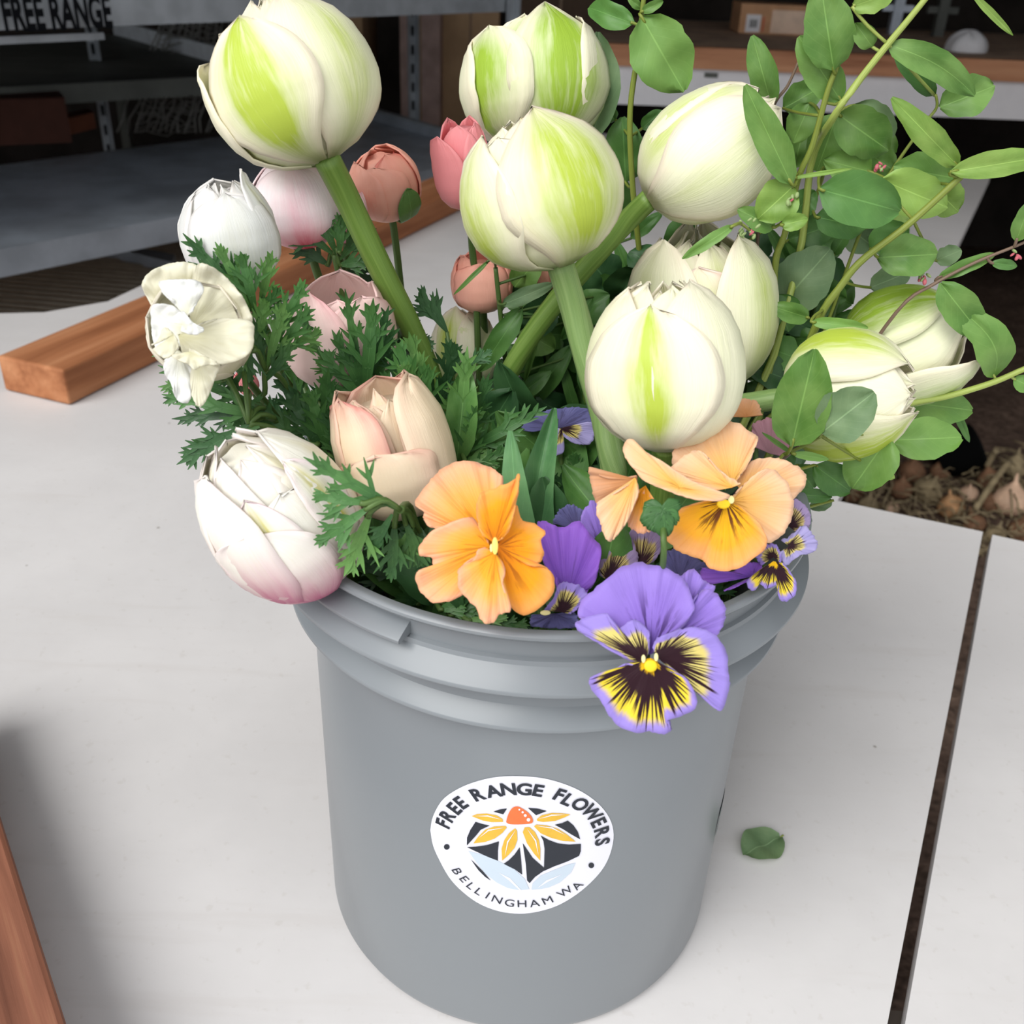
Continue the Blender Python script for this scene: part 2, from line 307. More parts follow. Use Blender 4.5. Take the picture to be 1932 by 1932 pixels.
g = G(); mid = (e0 + e1) / 2; g.box(mid + pr3 * 0.05 + ax3 * 0.02 - Vector((0, 0, 0.007)), ax3 * 0.22, pr3 * 0.05, Vector((0, 0, 0.007)))
pk = empty('plank_ledge', (mid.x + pr3.x * 0.05, mid.y, 0.0), 'worn red-brown wooden plank at the near left corner of the table', 'plank')
o = g.build('plank', MAT['timber2'], pk, False); bv = o.modifiers.new('bev', 'BEVEL'); bv.width = 0.003; bv.segments = 2
for s_ in (-0.17, 0.21):
    g = G(); g.box(mid + pr3 * 0.075 + ax3 * s_ - Vector((0, 0, 0.031)), ax3 * 0.02, pr3 * 0.02, Vector((0, 0, 0.0168))); g.build('support_block', MAT['timber2'], pk, False)
# ---------------------------------------------------------------- steel shelving, left
MAT['steel'] = plain('grey_steel', S((176, 184, 194)), 0.40, 0.5, 0.35, 0.18, 8)
MAT['steel_l'] = plain('light_galvanised_steel', S((168, 174, 180)), 0.5, 0.5, 0.3, 0.12, 20)
MAT['ink'] = plain('black_stencil_paint', S((14, 16, 20)), 0.8, 0.1)
MAT['black'] = plain('matt_black', S((10, 11, 12)), 0.9, 0.1)
SH = -0.08
FL = Vector((-0.975, 1.405, SH)); FR = Vector((-0.089, 2.51, SH)); RR = Vector((-0.55, 3.08, SH)); av = (FR - FL).normalized(); bv_ = (RR - FR)
FL2 = FL - av * 0.9; UP = Vector((0, 0, 1))
un = empty('shelving_unit', (FR.x - 0.5, FR.y, DIRZ), 'grey steel shelving unit with stencilled top rail behind the table', 'shelf')
def slab(name, a, b, c, d, t, mat, parent, lip=0.0):
    g = G(); vs0 = [a, b, c, d]; base = len(g.v)
    for z in (-t, 0):
        for p in vs0: g.v.append(p + UP * z); g.uv.append((0, 0)); g.c.append((0, 0, 0))
    for f in ((0, 3, 2, 1), (4, 5, 6, 7), (0, 1, 5, 4), (1, 2, 6, 5), (2, 3, 7, 6), (3, 0, 4, 7)): g.f.append(f)
    return g.build(name, mat, parent, False)
slab('shelf_panel', FL2, FR, RR, FL2 + bv_, 0.004, MAT['steel'], un)
dn = bv_.normalized()
slab('front_rail', FL2 - dn * 0.003 + UP * 0.004, FR - dn * 0.003 + UP * 0.004, FR + dn * 0.006 + UP * 0.004, FL2 + dn * 0.006 + UP * 0.004, 0.050, MAT['steel'], un)
o = slab('side_rail', FR + UP * 0.03, FR + av * 0.012 + UP * 0.03, RR + av * 0.012 + UP * 0.03, RR + UP * 0.03, 0.10, MAT['steel'], un)
slab('side_lip', FR + UP * 0.032 - av * 0.004, FR + av * 0.02 + UP * 0.032, RR + av * 0.02 + UP * 0.032, RR + UP * 0.032 - av * 0.004, 0.006, MAT['steel_l'], un)
TZ = 0.285
slab('top_rail', FL2 + UP * (TZ + 0.11 - SH), FR + UP * (TZ + 0.11 - SH), FR + dn * 0.012 + UP * (TZ + 0.11 - SH), FL2 + dn * 0.012 + UP * (TZ + 0.11 - SH), 0.11, MAT['steel_l'], un)
slab('top_shelf', FL2 + UP * (TZ + 0.1 - SH) + dn * 0.014, FR + UP * (TZ + 0.1 - SH) + dn * 0.014, RR + UP * (TZ + 0.1 - SH), FL2 + bv_ + UP * (TZ + 0.1 - SH), 0.006, MAT['steel'], un)
slab('lower_rail', FL2 + UP * (TZ - 0.012 - SH) + dn * 0.02, FL + av * 0.28 + UP * (TZ - 0.012 - SH) + dn * 0.02, FL + av * 0.28 + UP * (TZ - 0.012 - SH) + dn * 0.03, FL2 + UP * (TZ - 0.012 - SH) + dn * 0.03, 0.012, MAT['steel_l'], un)
def post(name, p, z0, z1, wd, parent, holes=True):
    g = G(); g.box((p.x, p.y, (z0 + z1) / 2), av * wd, dn * 0.004, UP * ((z1 - z0) / 2)); g.box((p.x + av.x * wd, p.y + av.y * wd, (z0 + z1) / 2), av * 0.003, dn * 0.02, UP * ((z1 - z0) / 2)); o = g.build(name, MAT['steel_l'], parent, False)
    if holes:
        g = G(); z = z0 + 0.03
        while z < z1 - 0.03: g.box((p.x - dn.x * 0.006, p.y - dn.y * 0.006, z), av * (wd * 0.3), dn * 0.002, UP * 0.014); z += 0.055
        h = g.build('slot_row', MAT['black'], o, False)
pp = PZ(197, 238, SH); post('post', pp, DIRZ, 0.6, 0.013, un); pp = PZ(778, 226, SH); post('post', pp, DIRZ, 0.6, 0.016, un)
post('post', FR + av * 0.014 - dn * 0.01, DIRZ, 0.6, 0.016, un, False)
# stencilled words on the top rail
def text_verts(s, size, offset=0.0, shear=0.0):
    cu = bpy.data.curves.new('glyph', 'FONT'); cu.body = s; cu.size = size; cu.offset = offset; cu.resolution_u = 4; cu.align_x = 'CENTER'; cu.shear = shear
    t = bpy.data.objects.new('glyph', cu); COL.objects.link(t); bpy.context.view_layer.update()
    me = bpy.data.meshes.new_from_object(t.evaluated_get(bpy.context.evaluated_depsgraph_get()))
    v = [tuple(x.co[:2]) for x in me.vertices]; f = [tuple(p.vertices) for p in me.polygons]
    bpy.data.objects.remove(t); bpy.data.curves.remove(cu); bpy.data.meshes.remove(me); return v, f
v, f = text_verts('FREE RANGE', 0.068, 0.0028)
dd = ray(106, 27); k = ((FL - dn * 0.002) - CAM).dot(dn) / dd.dot(dn); tc = CAM + dd * k
wd = max(p[0] for p in v) - min(p[0] for p in v); q0 = CAM + ray(-6, 27) * (((FL) - CAM).dot(dn) / ray(-6, 27).dot(dn)); q1 = CAM + ray(218, 22) * (((FL) - CAM).dot(dn) / ray(218, 22).dot(dn))
sx = (q1 - q0).length / wd; cz = (q0.z + q1.z) / 2
o = obj('stencil_lettering', [(q0 + q1) / 2 - dn * 0.003 + av * (p[0] * sx) + UP * (p[1] * 1.08 - 0.024 + cz - (q0.z + q1.z) / 2) for p in v], f, MAT['ink'], un, False)
o['label'] = 'black stencilled words FREE RANGE'
# the second shelf, further back
s2 = [Vector((-1.269, 2.12, 0.10)), Vector((-0.776, 2.564, 0.10)), Vector((-1.493, 3.459, 0.10))]
u2 = empty('back_shelf', (-1.5, 2.9, DIRZ), 'dark grey metal shelf with pale side rail behind the stencilled unit', 'shelf')
a0 = s2[0] + (s2[0] - s2[1]) * 1.0
d4 = a0 + (s2[2] - s2[1])
MAT['steel_d'] = plain('dark_grey_steel', S((92, 94, 89)), 0.6, 0.3, 0.2, 0.15, 8)
slab('shelf_panel', a0, s2[1], s2[2], d4, 0.045, MAT['steel_d'], u2)
e1_ = (s2[1] - s2[0]).normalized()
slab('side_rail', s2[1] + UP * 0.045, s2[1] + e1_ * 0.015 + UP * 0.045, s2[2] + e1_ * 0.015 + UP * 0.045, s2[2] + UP * 0.045, 0.06, plain('bright_galvanised', S((222, 228, 234)), 0.5), u2)
for p in (s2[1] + Vector((-0.03, 0.05, 0)), s2[2] + Vector((0, -0.02, 0)), a0 + Vector((0.05, 0.1, 0))):
    g = G(); g.box((p.x, p.y, (DIRZ + 0.055) / 2), Vector((0.015, 0, 0)), Vector((0, 0.015, 0)), UP * ((0.055 - DIRZ) / 2)); g.build('leg', MAT['steel_d'], u2, False)
# wire rack shelf below
WZ = -0.30
wr = empty('wire_rack', (-1.0, 1.9, DIRZ), 'low rack of thin brown wires under the lower steel shelf', 'rack')
MAT['wire'] = plain('dull_bronze_wire', S((164, 154, 138)), 0.5, 0.4, 0.3)
w0 = PZ(0, 640, WZ); w1 = PZ(330, 445, WZ); wa = (w1 - w0).normalized(); wb = Vector((-wa.y, wa.x, 0))
for k in range(44):
    p = w0 - wa * 0.25 + wa * (k * 0.032)
    g = G(); g.tube([p - wb * 0.15 + UP * 0, p + wb * 0.75], 0.006, 6); g.build('wire', MAT['wire'], wr, True)
for k in (-0.1, 0.3, 0.7):
    g = G(); g.box(w0 + wa * 0.45 + wb * k - UP * 0.012, wa * 0.72, wb * 0.008, UP * 0.006); g.build('crossbar', MAT['wire'], wr, False)
for (k, j) in ((-0.2, -0.1), (1.1, -0.1), (-0.2, 0.7), (1.1, 0.7)):
    p = w0 + wa * k + wb * j; g = G(); g.box((p.x, p.y, (DIRZ + WZ - 0.018) / 2), wa * 0.015, wb * 0.015, UP * ((WZ - 0.018 - DIRZ) / 2)); g.build('leg', MAT['wire'], wr, False)
slab('side_rail', PZ(190, 462, WZ + 0.03), PZ(195, 455, WZ + 0.03), PZ(330, 480, WZ + 0.03), PZ(325, 495, WZ + 0.03), 0.03, MAT['steel'], wr)
# cardboard boxes behind the shelf
MAT['card'] = plain('brown_cardboard', S((176, 146, 114)), 0.85, 0.1, var=0.12, scale=9)
MAT['card_m'] = plain('mauve_grey_cardboard', S((172, 148, 140)), 0.85, 0.1, var=0.15, scale=14)
def boxthing(name, label, cat, px0, py0, px1, py1, Y, dpt, mat, yaw=0.0, flap=True):
    a = PY(px0, py1, Y); b = PY(px1, py1, Y); h = PY((px0 + px1) / 2, py0, Y).z - PY((px0 + px1) / 2, py1, Y).z
    t = empty(name, ((a.x + b.x) / 2, Y + dpt / 2, (a.z + b.z) / 2), label, cat); w2 = (b.x - a.x) / 2
    rx = Vector((math.cos(yaw), math.sin(yaw), 0)); ry = Vector((-math.sin(yaw), math.cos(yaw), 0)); c = Vector(((a.x + b.x) / 2, Y + dpt / 2, (a.z + b.z) / 2))
    g = G(); g.box(c + UP * (h / 2 - 0.001), rx * w2, ry * (dpt / 2), UP * (h / 2 - 0.001)); g.build('carton', mat, t, False)
    if flap:
        g = G(); g.box(c + UP * h, rx * (w2 * 1.01), ry * (dpt / 4), UP * 0.002); g.box(c + UP * h * 0.5 - ry * (dpt / 2 + 0.001), rx * 0.004, ry * 0.001, UP * (h * 0.5)); g.build('tape', plain('packing_tape', tuple(x * 0.8 for x in S((150, 122, 94))), 0.4, 0.4), t, False)
    return t
boxthing('cardboard_box', 'tall brown cardboard box left of the black gap behind the shelving', 'box', 560, 20, 690, 250, 3.35, 0.35, MAT['card'])
boxthing('cardboard_box', 'mauve-grey cardboard box right of the black gap behind the shelving', 'box', 757, 15, 830, 245, 3.30, 0.3, MAT['card_m'])
boxthing('cardboard_box', 'brown cardboard box next to the shelving corner post', 'box', 834, 10, 935, 260, 3.38, 0.3, MAT['card'])
boxthing('cardboard_box', 'dark brown cardboard panel right of the shelving corner post', 'box', 965, -30, 1130, 200, 3.45, 0.3, plain('dark_cardboard', S((92, 76, 64)), 0.9, 0.1))
boxthing('plastic_crate', 'rusty brown crate on the lower steel shelf at the far left', 'crate', -60, 185, 78, 272, 2.05, 0.25, plain('rusty_brown', S((64, 38, 30)), 0.8, 0.15), 0.5, False)
# orange plank leaning on the shelf
g = G(); a = PY(55, 262, 2.25); b = PY(175, 232, 2.45); g.box((a + b) / 2 + UP * 0.012, (b - a) * 0.5, Vector((0.02, -0.03, 0)), UP * 0.02); o = g.build('wood_offcut', plain('rust_orange_wood', S((104, 60, 42)), 0.8), None, False); tag(o, 'small rust-orange wood offcut beside the rusty crate', 'wood')
# pale pot behind
def pot(name, label, cat, px, py, Y, r, h, mat):
    c = PY(px, py, Y); t = empty(name, c - UP * h * 0.5, label, cat)
    g = G(); g.lathe([(0.0, -h / 2), (r * 0.7, -h / 2), (r * 0.95, h * 0.4), (r * 1.06, h * 0.4), (r * 1.06, h / 2), (r * 0.98, h / 2), (r * 0.9, h * 0.3), (0, h * 0.25)], 28, c); g.build('pot_body', mat, t); return t
pot('plastic_pot', 'small grey-white pot on the lower shelf near the slotted post', 'pot', 92, 187, 2.7, 0.05, 0.06, plain('chalky_plastic', S((170, 166, 164)), 0.7))
# wire netting bundle between the shelves
nt = empty('netting_roll', PY(320, 240, 2.95), 'crumpled roll of pale wire netting behind the lower shelf', 'netting')
MAT['net'] = plain('galvanised_netting', S((150, 150, 146)), 0.6, 0.4, 0.3)
random.seed(3)
for k in range(16):
    tpx = 285 + k * 9; g = G(); a = PY(tpx - 60 + k * 3 + random.uniform(-6, 6), 250, 2.95); b = PY(tpx + 20, 35 + random.uniform(-8, 8), 3.05)
    pts = [lerp(a, b, t / 8) + Vector((random.uniform(-1, 1), random.uniform(-1, 1), 0)) * 0.01 for t in range(9)]; g.tube(pts, 0.0028, 5); g.build('strand', MAT['net'], nt)
g = G()
for k in range(30):
    y0 = 45 + k * 7; x0 = 255 + (240 - y0) * 0.25; pts = [PY(x0 + t * 16 + random.uniform(-3, 3), y0 + random.uniform(-9, 9), 2.97 + random.uniform(-.02, .02)) for t in range(8)]; g.tube(pts, 0.0015, 4)
g.build('cross_wires', MAT['net'], nt)
# ---------------------------------------------------------------- timber bench, right background
MAT['bench'] = wood_mat('orange_brown_bench_wood', S((150, 98, 70)), S((196, 140, 104)), S((214, 160, 122)), 0.0, 0.7)
MAT['white_p'] = plain('white_painted_panel', S((226, 224, 226)), 0.5, 0.3, var=0.02)
bn = empty('bench', (1.0, 2.7, DIRZ), 'long wooden bench with white front panel in the right background', 'bench')
g = G(); g.box((1.15, 2.535, 0.197), Vector((1.0, 0.04, 0)), Vector((-0.0008, 0.02, 0)), UP * 0.026); g.build('front_beam', MAT['bench'], bn, False)
g = G(); g.box((1.15, 3.06, 0.2165), Vector((1.0, 0.04, 0)), Vector((-0.005, 0.5, 0)), UP * 0.006); g.build('bench_top', plain('greyed_bench_top', S((186, 158, 136)), 0.8, var=0.2, scale=12), bn, False)
g = G(); g.box((1.15, 2.545, 0.122), Vector((1.0, 0.04, 0)), Vector((-0.0008, 0.012, 0)), UP * 0.0475); g.build('white_panel', MAT['white_p'], bn, False)
for x in (0.25, 1.1, 2.0):
    g = G(); g.box((x, 2.62, (DIRZ + 0.075) / 2), Vector((0.03, 0, 0)), Vector((0, 0.03, 0)), UP * ((0.075 - DIRZ) / 2)); g.build('leg', MAT['black'], bn, False)
g = G(); p = PY(1335, 142, 2.50); g.box((p.x + 0.01, 2.505, p.z), Vector((0.018, 0, 0)), Vector((0, 0.002, 0)), UP * 0.006); g.build('nameplate', MAT['steel_d'], bn, False)
BOXY = PZ(1470, 66, 0.2235).y
cb = boxthing('carton', 'small cardboard carton with shipping labels on the wooden bench', 'box', 1392, 8, 1560, 66, BOXY, 0.16, plain('light_cardboard', S((196, 150, 112)), 0.8), 0.0, False)
cb.location.z
for (x0, y0, x1, y1, mt, nm) in ((1405, 28, 1437, 60, 'white_p', 'shipping_label'), (1437, 33, 1443, 60, 'red', 'red_stripe'), (1452, 22, 1530, 62, 'peach', 'wide_label')):
    if mt not in MAT: MAT[mt] = plain(mt, {'red': S((206, 70, 60)), 'peach': S((232, 204, 180))}[mt], 0.7)
    a = PY(x0, y1, BOXY - 0.001); b = PY(x1, y0, BOXY - 0.001); g = G(); g.box((a + b) / 2, Vector(((b.x - a.x) / 2, 0, 0)), Vector((0, 0.0008, 0)), UP * ((b.z - a.z) / 2)); g.build(nm, MAT[mt], cb, False)
a = PY(1416, 44, BOXY - 0.0025); g = G()
for k in range(4): g.box(a + Vector((k * 0.006, 0, 0)), Vector((0.0018, 0, 0)), Vector((0, 0.0006, 0)), UP * 0.011)
g.build('label_print', MAT['steel_d'], cb, False)
# white cloth lump on the bench
g = G(); c = PZ(1822, 97, 0.2235)
g.grid(lambda i, j: (c + Vector((0.055 * math.cos(i * math.pi * 2 / 24) * math.cos(j * math.pi / 16) * (1 + 0.12 * math.sin(i * 1.9)), 0.05 * math.sin(i * math.pi * 2 / 24) * math.cos(j * math.pi / 16), 0.052 * math.sin(j * math.pi / 16) ** 0.8 * (1 + 0.1 * math.sin(i * 1.3))))), 25, 9)
o = g.build('cloth_bundle', MAT['white_p']); tag(o, 'rounded white bundle sitting on the wooden bench', 'cloth')
# metal uprights in the dark behind the bench
for k, (px, lab) in enumerate(((1672, 'thin grey metal upright behind the bench near the pale twig'), (1755, 'faint dark metal upright behind the bench near the white bundle'))):
    p = PY(px, 120, 3.3); g = G(); g.box((p.x, 3.3, 0.2), Vector((0.016, 0, 0)), Vector((0, 0.016, 0)), UP * 0.98); g.box((p.x, 3.3, 0.3), Vector((0.05, 0, 0)), Vector((0, 0.01, 0)), UP * 0.01)
    o = g.build('metal_upright', MAT['steel_d'] if k else MAT['steel'], None, False); tag(o, lab, 'post')
# ---------------------------------------------------------------- bulbs and dry stalks on the ground, right
random.seed(11)
MAT['bulb'] = [plain('tan_bulb_skin', S((190, 146, 104)), 0.7, var=0.25, scale=40), plain('brown_bulb_skin', S((130, 96, 72)), 0.8, var=0.3, scale=40), plain('pale_bulb', S((222, 186, 158)), 0.6, var=0.15, scale=40), plain('straw_husk', S((150, 134, 104)), 0.85, var=0.25, scale=40)]
bulbs = [(1905, 950, 34, 2), (1795, 955, 26, 0), (1750, 925, 28, 3), (1685, 950, 14, 2), (1640, 948, 20, 3), (1830, 925, 18, 2), (1868, 905, 24, 1), (1720, 890, 26, 1), (1655, 900, 26, 3), (1700, 920, 22, 1), (1775, 885, 20, 1), (1915, 880, 24, 3), (1840, 985, 22, 1), (1880, 1005, 20, 3), (1610, 925, 22, 1), (1870, 945, 20, 1), (1925, 1000, 24, 1), (1770, 990, 18, 3), (1825, 870, 16, 3), (1600, 890, 22, 3)]
WHERE = ['near the table seam', 'by the table edge', 'among dry stalks', 'in the dirt']
for k, (px, py, r, mt) in enumerate(bulbs):
    p = PZ(px, py, DIRZ + 0.03); rr = r * dep(p) / FPX; t = empty('bulb', (p.x, p.y, DIRZ), '%s %s flower bulb on the ground behind the table corner, %s from the front' % (['large', 'mid-sized', 'small'][0 if r > 24 else 1 if r > 19 else 2], ['tan', 'brown', 'pale pinkish', 'straw-coloured'][mt], ['first', 'second', 'third', 'fourth', 'fifth', 'sixth', 'seventh', 'eighth', 'ninth', 'tenth', 'eleventh', 'twelfth', 'thirteenth', 'fourteenth', 'fifteenth', 'sixteenth', 'seventeenth', 'eighteenth', 'nineteenth', 'twentieth'][sorted(range(len(bulbs)), key=lambda q: -bulbs[q][1]).index(k)]), 'bulb', 'flower bulbs on the ground')
    yaw = random.uniform(0, 6.28); tl = random.uniform(-0.5, 0.9); R3 = Matrix.Rotation(yaw, 3, 'Z') @ Matrix.Rotation(tl, 3, 'X'); c = Vector((p.x, p.y, DIRZ + rr * 0.8))
    g = G(); prof = [(0.05, -0.8), (0.5, -0.75), (0.9, -0.35), (1.0, 0.05), (0.8, 0.5), (0.35, 0.85), (0.12, 1.15), (0.08, 1.5), (0.0, 1.6)]; g.lathe([(a * rr, b * rr) for a, b in prof], 18); g.v = [c + R3 @ (Vector(v) * (1 + 0.10 * noise.noise(Vector(v) * 60 + c * 9))) for v in g.v]; g.build('bulb_body', MAT['bulb'][mt], t)
    g = G()
    for q in range(9): a = random.uniform(0, 6.28); g.tube([c + R3 @ Vector((0.3 * rr * math.cos(a), 0.3 * rr * math.sin(a), -0.7 * rr)), c + R3 @ Vector((0.7 * rr * math.cos(a), 0.7 * rr * math.sin(a), -1.0 * rr)), c + R3 @ Vector((1.1 * rr * math.cos(a + .4), 1.1 * rr * math.sin(a + .4), -0.9 * rr))], 0.0012, 4)
    g.build('roots', MAT['bulb'][3], t)
g = G()
for k in range(420):
    px = random.uniform(1540, 1990); py = random.uniform(855, 1050); p = PZ(px, py, DIRZ + random.uniform(0.005, 0.05)); a = random.uniform(0, 6.28); l_ = random.uniform(0.03, 0.09); d_ = Vector((math.cos(a), math.sin(a), random.uniform(-.3, .5)))
    g.tube([p, p + d_ * l_ * 0.5 + Vector((0, 0, 0.01)), p + d_ * l_], random.uniform(0.001, 0.003), 4)
o = g.build('dry_stalks', MAT['bulb'][3]); tag(o, 'tangle of dry straw and roots on the dirt behind the table', 'straw', kind='stuff')
g = G(); p = PZ(1800, 865, DIRZ + 0.05); g.lathe([(0.0, -0.05), (0.05, -0.05), (0.065, 0.06), (0.07, 0.06), (0.06, 0.05), (0, -0.03)], 24); R3 = Matrix.Rotation(1.1, 3, 'Y'); g.v = [p + R3 @ Vector(v) + Vector((0, 0, 0.01)) for v in g.v]; o = g.build('nursery_pot', MAT['black']); tag(o, 'black plastic nursery pot lying among the bulbs', 'pot')
for k, (x0, y0, x1, y1) in enumerate(((1840, 960, 1905, 870), (1862, 880, 1880, 850))):
    g = G(); a = PZ(x0, y0, DIRZ + 0.06); b = PZ(x1, y1, DIRZ + 0.12); g.tube(crv([a, (a + b) / 2 + UP * 0.01, b], 8), 0.008, 8); o = g.build('dry_stem', MAT['bulb'][3]); tag(o, ['long pale dry stem leaning over the biggest bulb', 'short pale curled stem tip above the bulbs'][k], 'stem')

# ================================================================= the bucket
bk = empty('bucket', (0, 0, 0), 'grey plastic bucket with a round white sticker, filled with flowers', 'bucket')
H = 0.2511; RB = 0.1043
outer = [(0.0, 0.0), (0.098, 0.0), (0.1025, 0.0015), (RB, 0.006), (0.1046, 0.15), (0.1047, 0.2022), (0.1137, 0.2026), (0.1143, 0.2032), (0.1143, 0.2044), (0.1140, 0.2049), (0.1081, 0.2106), (0.1080, 0.2252), (0.1206, 0.2254), (0.1212, 0.2260), (0.1212, 0.2272), (0.1209, 0.2277), (0.1138, 0.2343), (0.1134, 0.2362), (0.1116, 0.2366), (0.1124, 0.2468), (0.1162, 0.2472), (0.1176, 0.2480), (0.1182, 0.2490), (0.1181, 0.2501), (0.1174, 0.2509), (0.1165, 0.2512), (0.1135, 0.2505), (0.1115, 0.2480), (0.1085, 0.2400), (0.1035, 0.2200), (0.1020, 0.05), (0.1, 0.006), (0, 0.005)]
g = G(); g.lathe(outer, 160); o = g.build('bucket_body', MAT['bucket'], bk); o.data.polygons.foreach_set('use_smooth', [True] * len(o.data.polygons))
es = o.modifiers.new('split', 'EDGE_SPLIT'); es.split_angle = math.radians(33)
# raised tear-strip segment on the upper left of the rim
ang_end = math.atan2(PY(815, 1222, -0.118).x, 0.118)
g = G(); a0_, a1_ = -1.9, -0.445
prof = [(0.1115, 0.2372), (0.1196, 0.2370), (0.1202, 0.2375), (0.1203, 0.2386), (0.1199, 0.2392), (0.1120, 0.2428)]; g.lathe(prof, 60, a0=a0_, a1=a1_)
n_ = len(prof); mm = 61
for q in (0, 60): g.f.append(tuple(k * mm + q for k in range(n_)))
o = g.build('tear_strip', MAT['bucket'], bk); es = o.modifiers.new('split', 'EDGE_SPLIT'); es.split_angle = math.radians(35)
# ears and wire bail hanging down at the back
MAT['ear'] = MAT['bucket']; MAT['bail'] = plain('dark_wire', S((60, 70, 74)), 0.5, 0.4, 0.5)
for s_ in (-1, 1):
    c = Vector((s_ * 0.124, 0.012, 0.228)); g = G(); g.lathe([(0, 0), (0.010, 0), (0.0105, 0.002), (0.0105, 0.006), (0.0085, 0.008), (0, 0.008)], 24); R3 = Matrix.Rotation(s_ * math.pi / 2, 3, 'Y'); g.v = [c - Vector((s_ * 0.008, 0, 0)) + R3 @ Vector(v) for v in g.v]; g.build('handle_ear', MAT['bucket'], bk)
pts = [Vector((0.127 * math.cos(a), 0.012 + 0.135 * math.sin(a) * 0.62, 0.228 - 0.135 * math.sin(a) * 0.75)) for a in [math.pi * k / 24 for k in range(25)]]
pts = [p if Vector((p.x, p.y)).length > 0.1235 else Vector((*(Vector((p.x, p.y)).normalized() * 0.1235), p.z)) for p in pts]
g = G(); g.tube(pts, 0.0018, 8); g.build('bail_wire', MAT['bail'], bk)
# sticker
def cylhit(px, py, r=0.10455):
    d = ray(px, py); a = d.x ** 2 + d.y ** 2; b = 2 * (CAM.x * d.x + CAM.y * d.y); c = CAM.x ** 2 + CAM.y ** 2 - r * r; t = (-b - math.sqrt(b * b - 4 * a * c)) / (2 * a); return CAM + d * t
def UV(X, Y): p = cylhit(780 + X * 0.21222, 1430 + Y * 0.21222); return (math.atan2(p.x, -p.y) * RB, p.z)
def wrap(u, z, off): r = RB + (0.1046 - RB) * min(1, (z - 0.006) / 0.144) + 0.00005 + off; th = u / RB; return (r * math.sin(th), -r * math.cos(th), z)
outl = [(153, 640), (175, 520), (260, 370), (400, 270), (560, 205), (740, 165), (940, 157), (1150, 175), (1350, 230), (1520, 310), (1660, 420), (1750, 550), (1778, 690), (1750, 840), (1690, 970), (1590, 1090), (1450, 1210), (1280, 1310), (1100, 1365), (940, 1382), (760, 1360), (580, 1290), (430, 1180), (320, 1060), (230, 900), (175, 770)]
OU = [UV(*p) for p in outl]; cu_ = sum(p[0] for p in OU) / len(OU); cv_ = (max(p[1] for p in OU) + min(p[1] for p in OU)) / 2; RS = sum(math.hypot(p[0] - cu_, p[1] - cv_) for p in OU) / len(OU)
print('STICKER', cu_, cv_, RS, min(math.hypot(p[0] - cu_, p[1] - cv_) for p in OU), max(math.hypot(p[0] - cu_, p[1] - cv_) for p in OU))
stk_paper = plain('white_sticker_paper', S((222, 222, 232)), 0.4, 0.4, var=0.005)
OUd = [Vector((*p, 0)) for p in OU + OU[:1]]; ring = crv(OUd, 97)[:-1]
g = G(); cc = Vector((cu_, cv_, 0)); NR = 14
g.grid(lambda i, j: wrap(*((cc + (ring[i % 96] - cc) * (j / (NR - 1)))[:2]), 0.0002), 97, NR); stk = g.build('sticker', stk_paper, bk); stk['label'] = 'round white sticker with flower emblem and lettering'
INK = plain('sticker_black_ink', S((40, 44, 52)), 0.45, var=0.02); GOLD = plain('sticker_gold_ink', S((216, 172, 62)), 0.45, var=0.06, scale=200); ORG = plain('sticker_orange_ink', S((220, 112, 62)), 0.45, var=0.05, scale=200); PALE = plain('sticker_pale_blue_ink', S((188, 201, 213)), 0.45, var=0.02)
def poly(name, pts, mat, off, smooth_=False, parent=stk):
    uv = [Vector((*UV(*p), 0)) for p in pts]
    if smooth_: uv = crv(uv + uv[:1], len(uv) * 4 + 1)[:-1]
    bm = bmesh.new(); fs = bm.faces.new([bm.verts.new(p) for p in uv]); bmesh.ops.triangulate(bm, faces=[fs])
    for _ in range(5):
        lng = [e for e in bm.edges if e.calc_length() > 0.004]
        if not lng: break
        bmesh.ops.subdivide_edges(bm, edges=lng, cuts=1); bmesh.ops.triangulate(bm, faces=bm.faces[:])
    bm.verts.index_update(); vv = [wrap(v.co.x, v.co.y, off) for v in bm.verts]; ff = [tuple(v.index for v in f.verts) for f in bm.faces]; bm.free()
    return obj(name, vv, ff, mat, parent, False)
for q in ([(490, 820), (620, 855), (760, 910), (900, 985), (990, 1070), (1030, 1160), (940, 1168), (840, 1150), (740, 1100), (640, 1020), (560, 920)], [(1050, 1165), (1060, 1110), (1130, 1040), (1250, 990), (1360, 945), (1440, 925), (1400, 1010), (1300, 1100), (1200, 1145), (1120, 1160)]): poly('emblem_leaf', q, PALE, 0.0004)
for q in ([(760, 1010), (860, 1060), (960, 1168), (945, 1168), (850, 1080)], [(1100, 1150), (1180, 1080), (1330, 1020), (1200, 1090)]): poly('leaf_vein', q, stk_paper, 0.0005)
for q in ([(712, 468), (770, 448), (833, 440), (800, 492)], [(1017, 434), (1100, 440), (1185, 462), (1090, 500)], [(478, 770), (480, 700), (510, 630), (555, 560), (620, 580), (680, 592), (600, 630), (560, 680)], [(1255, 585), (1320, 570), (1370, 548), (1420, 590), (1460, 650), (1480, 715), (1400, 670), (1330, 625)], [(480, 785), (560, 780), (660, 765), (762, 732), (752, 820), (752, 905)], [(805, 932), (850, 900), (900, 850), (945, 785), (958, 900), (967, 1030), (900, 980)],
          [(972, 748), (1000, 790), (1060, 880), (1160, 968), (1165, 800), (1155, 730), (1130, 680), (1200, 720), (1280, 750), (1380, 762), (1486, 755), (1485, 820), (1470, 862), (1370, 910), (1250, 955), (1150, 1000), (1080, 1050), (1032, 1105), (1010, 1080), (1000, 940)], [(512, 892), (560, 940), (620, 1000), (690, 1083), (640, 1050), (580, 990)]): poly('emblem_background', q, INK, 0.0005)
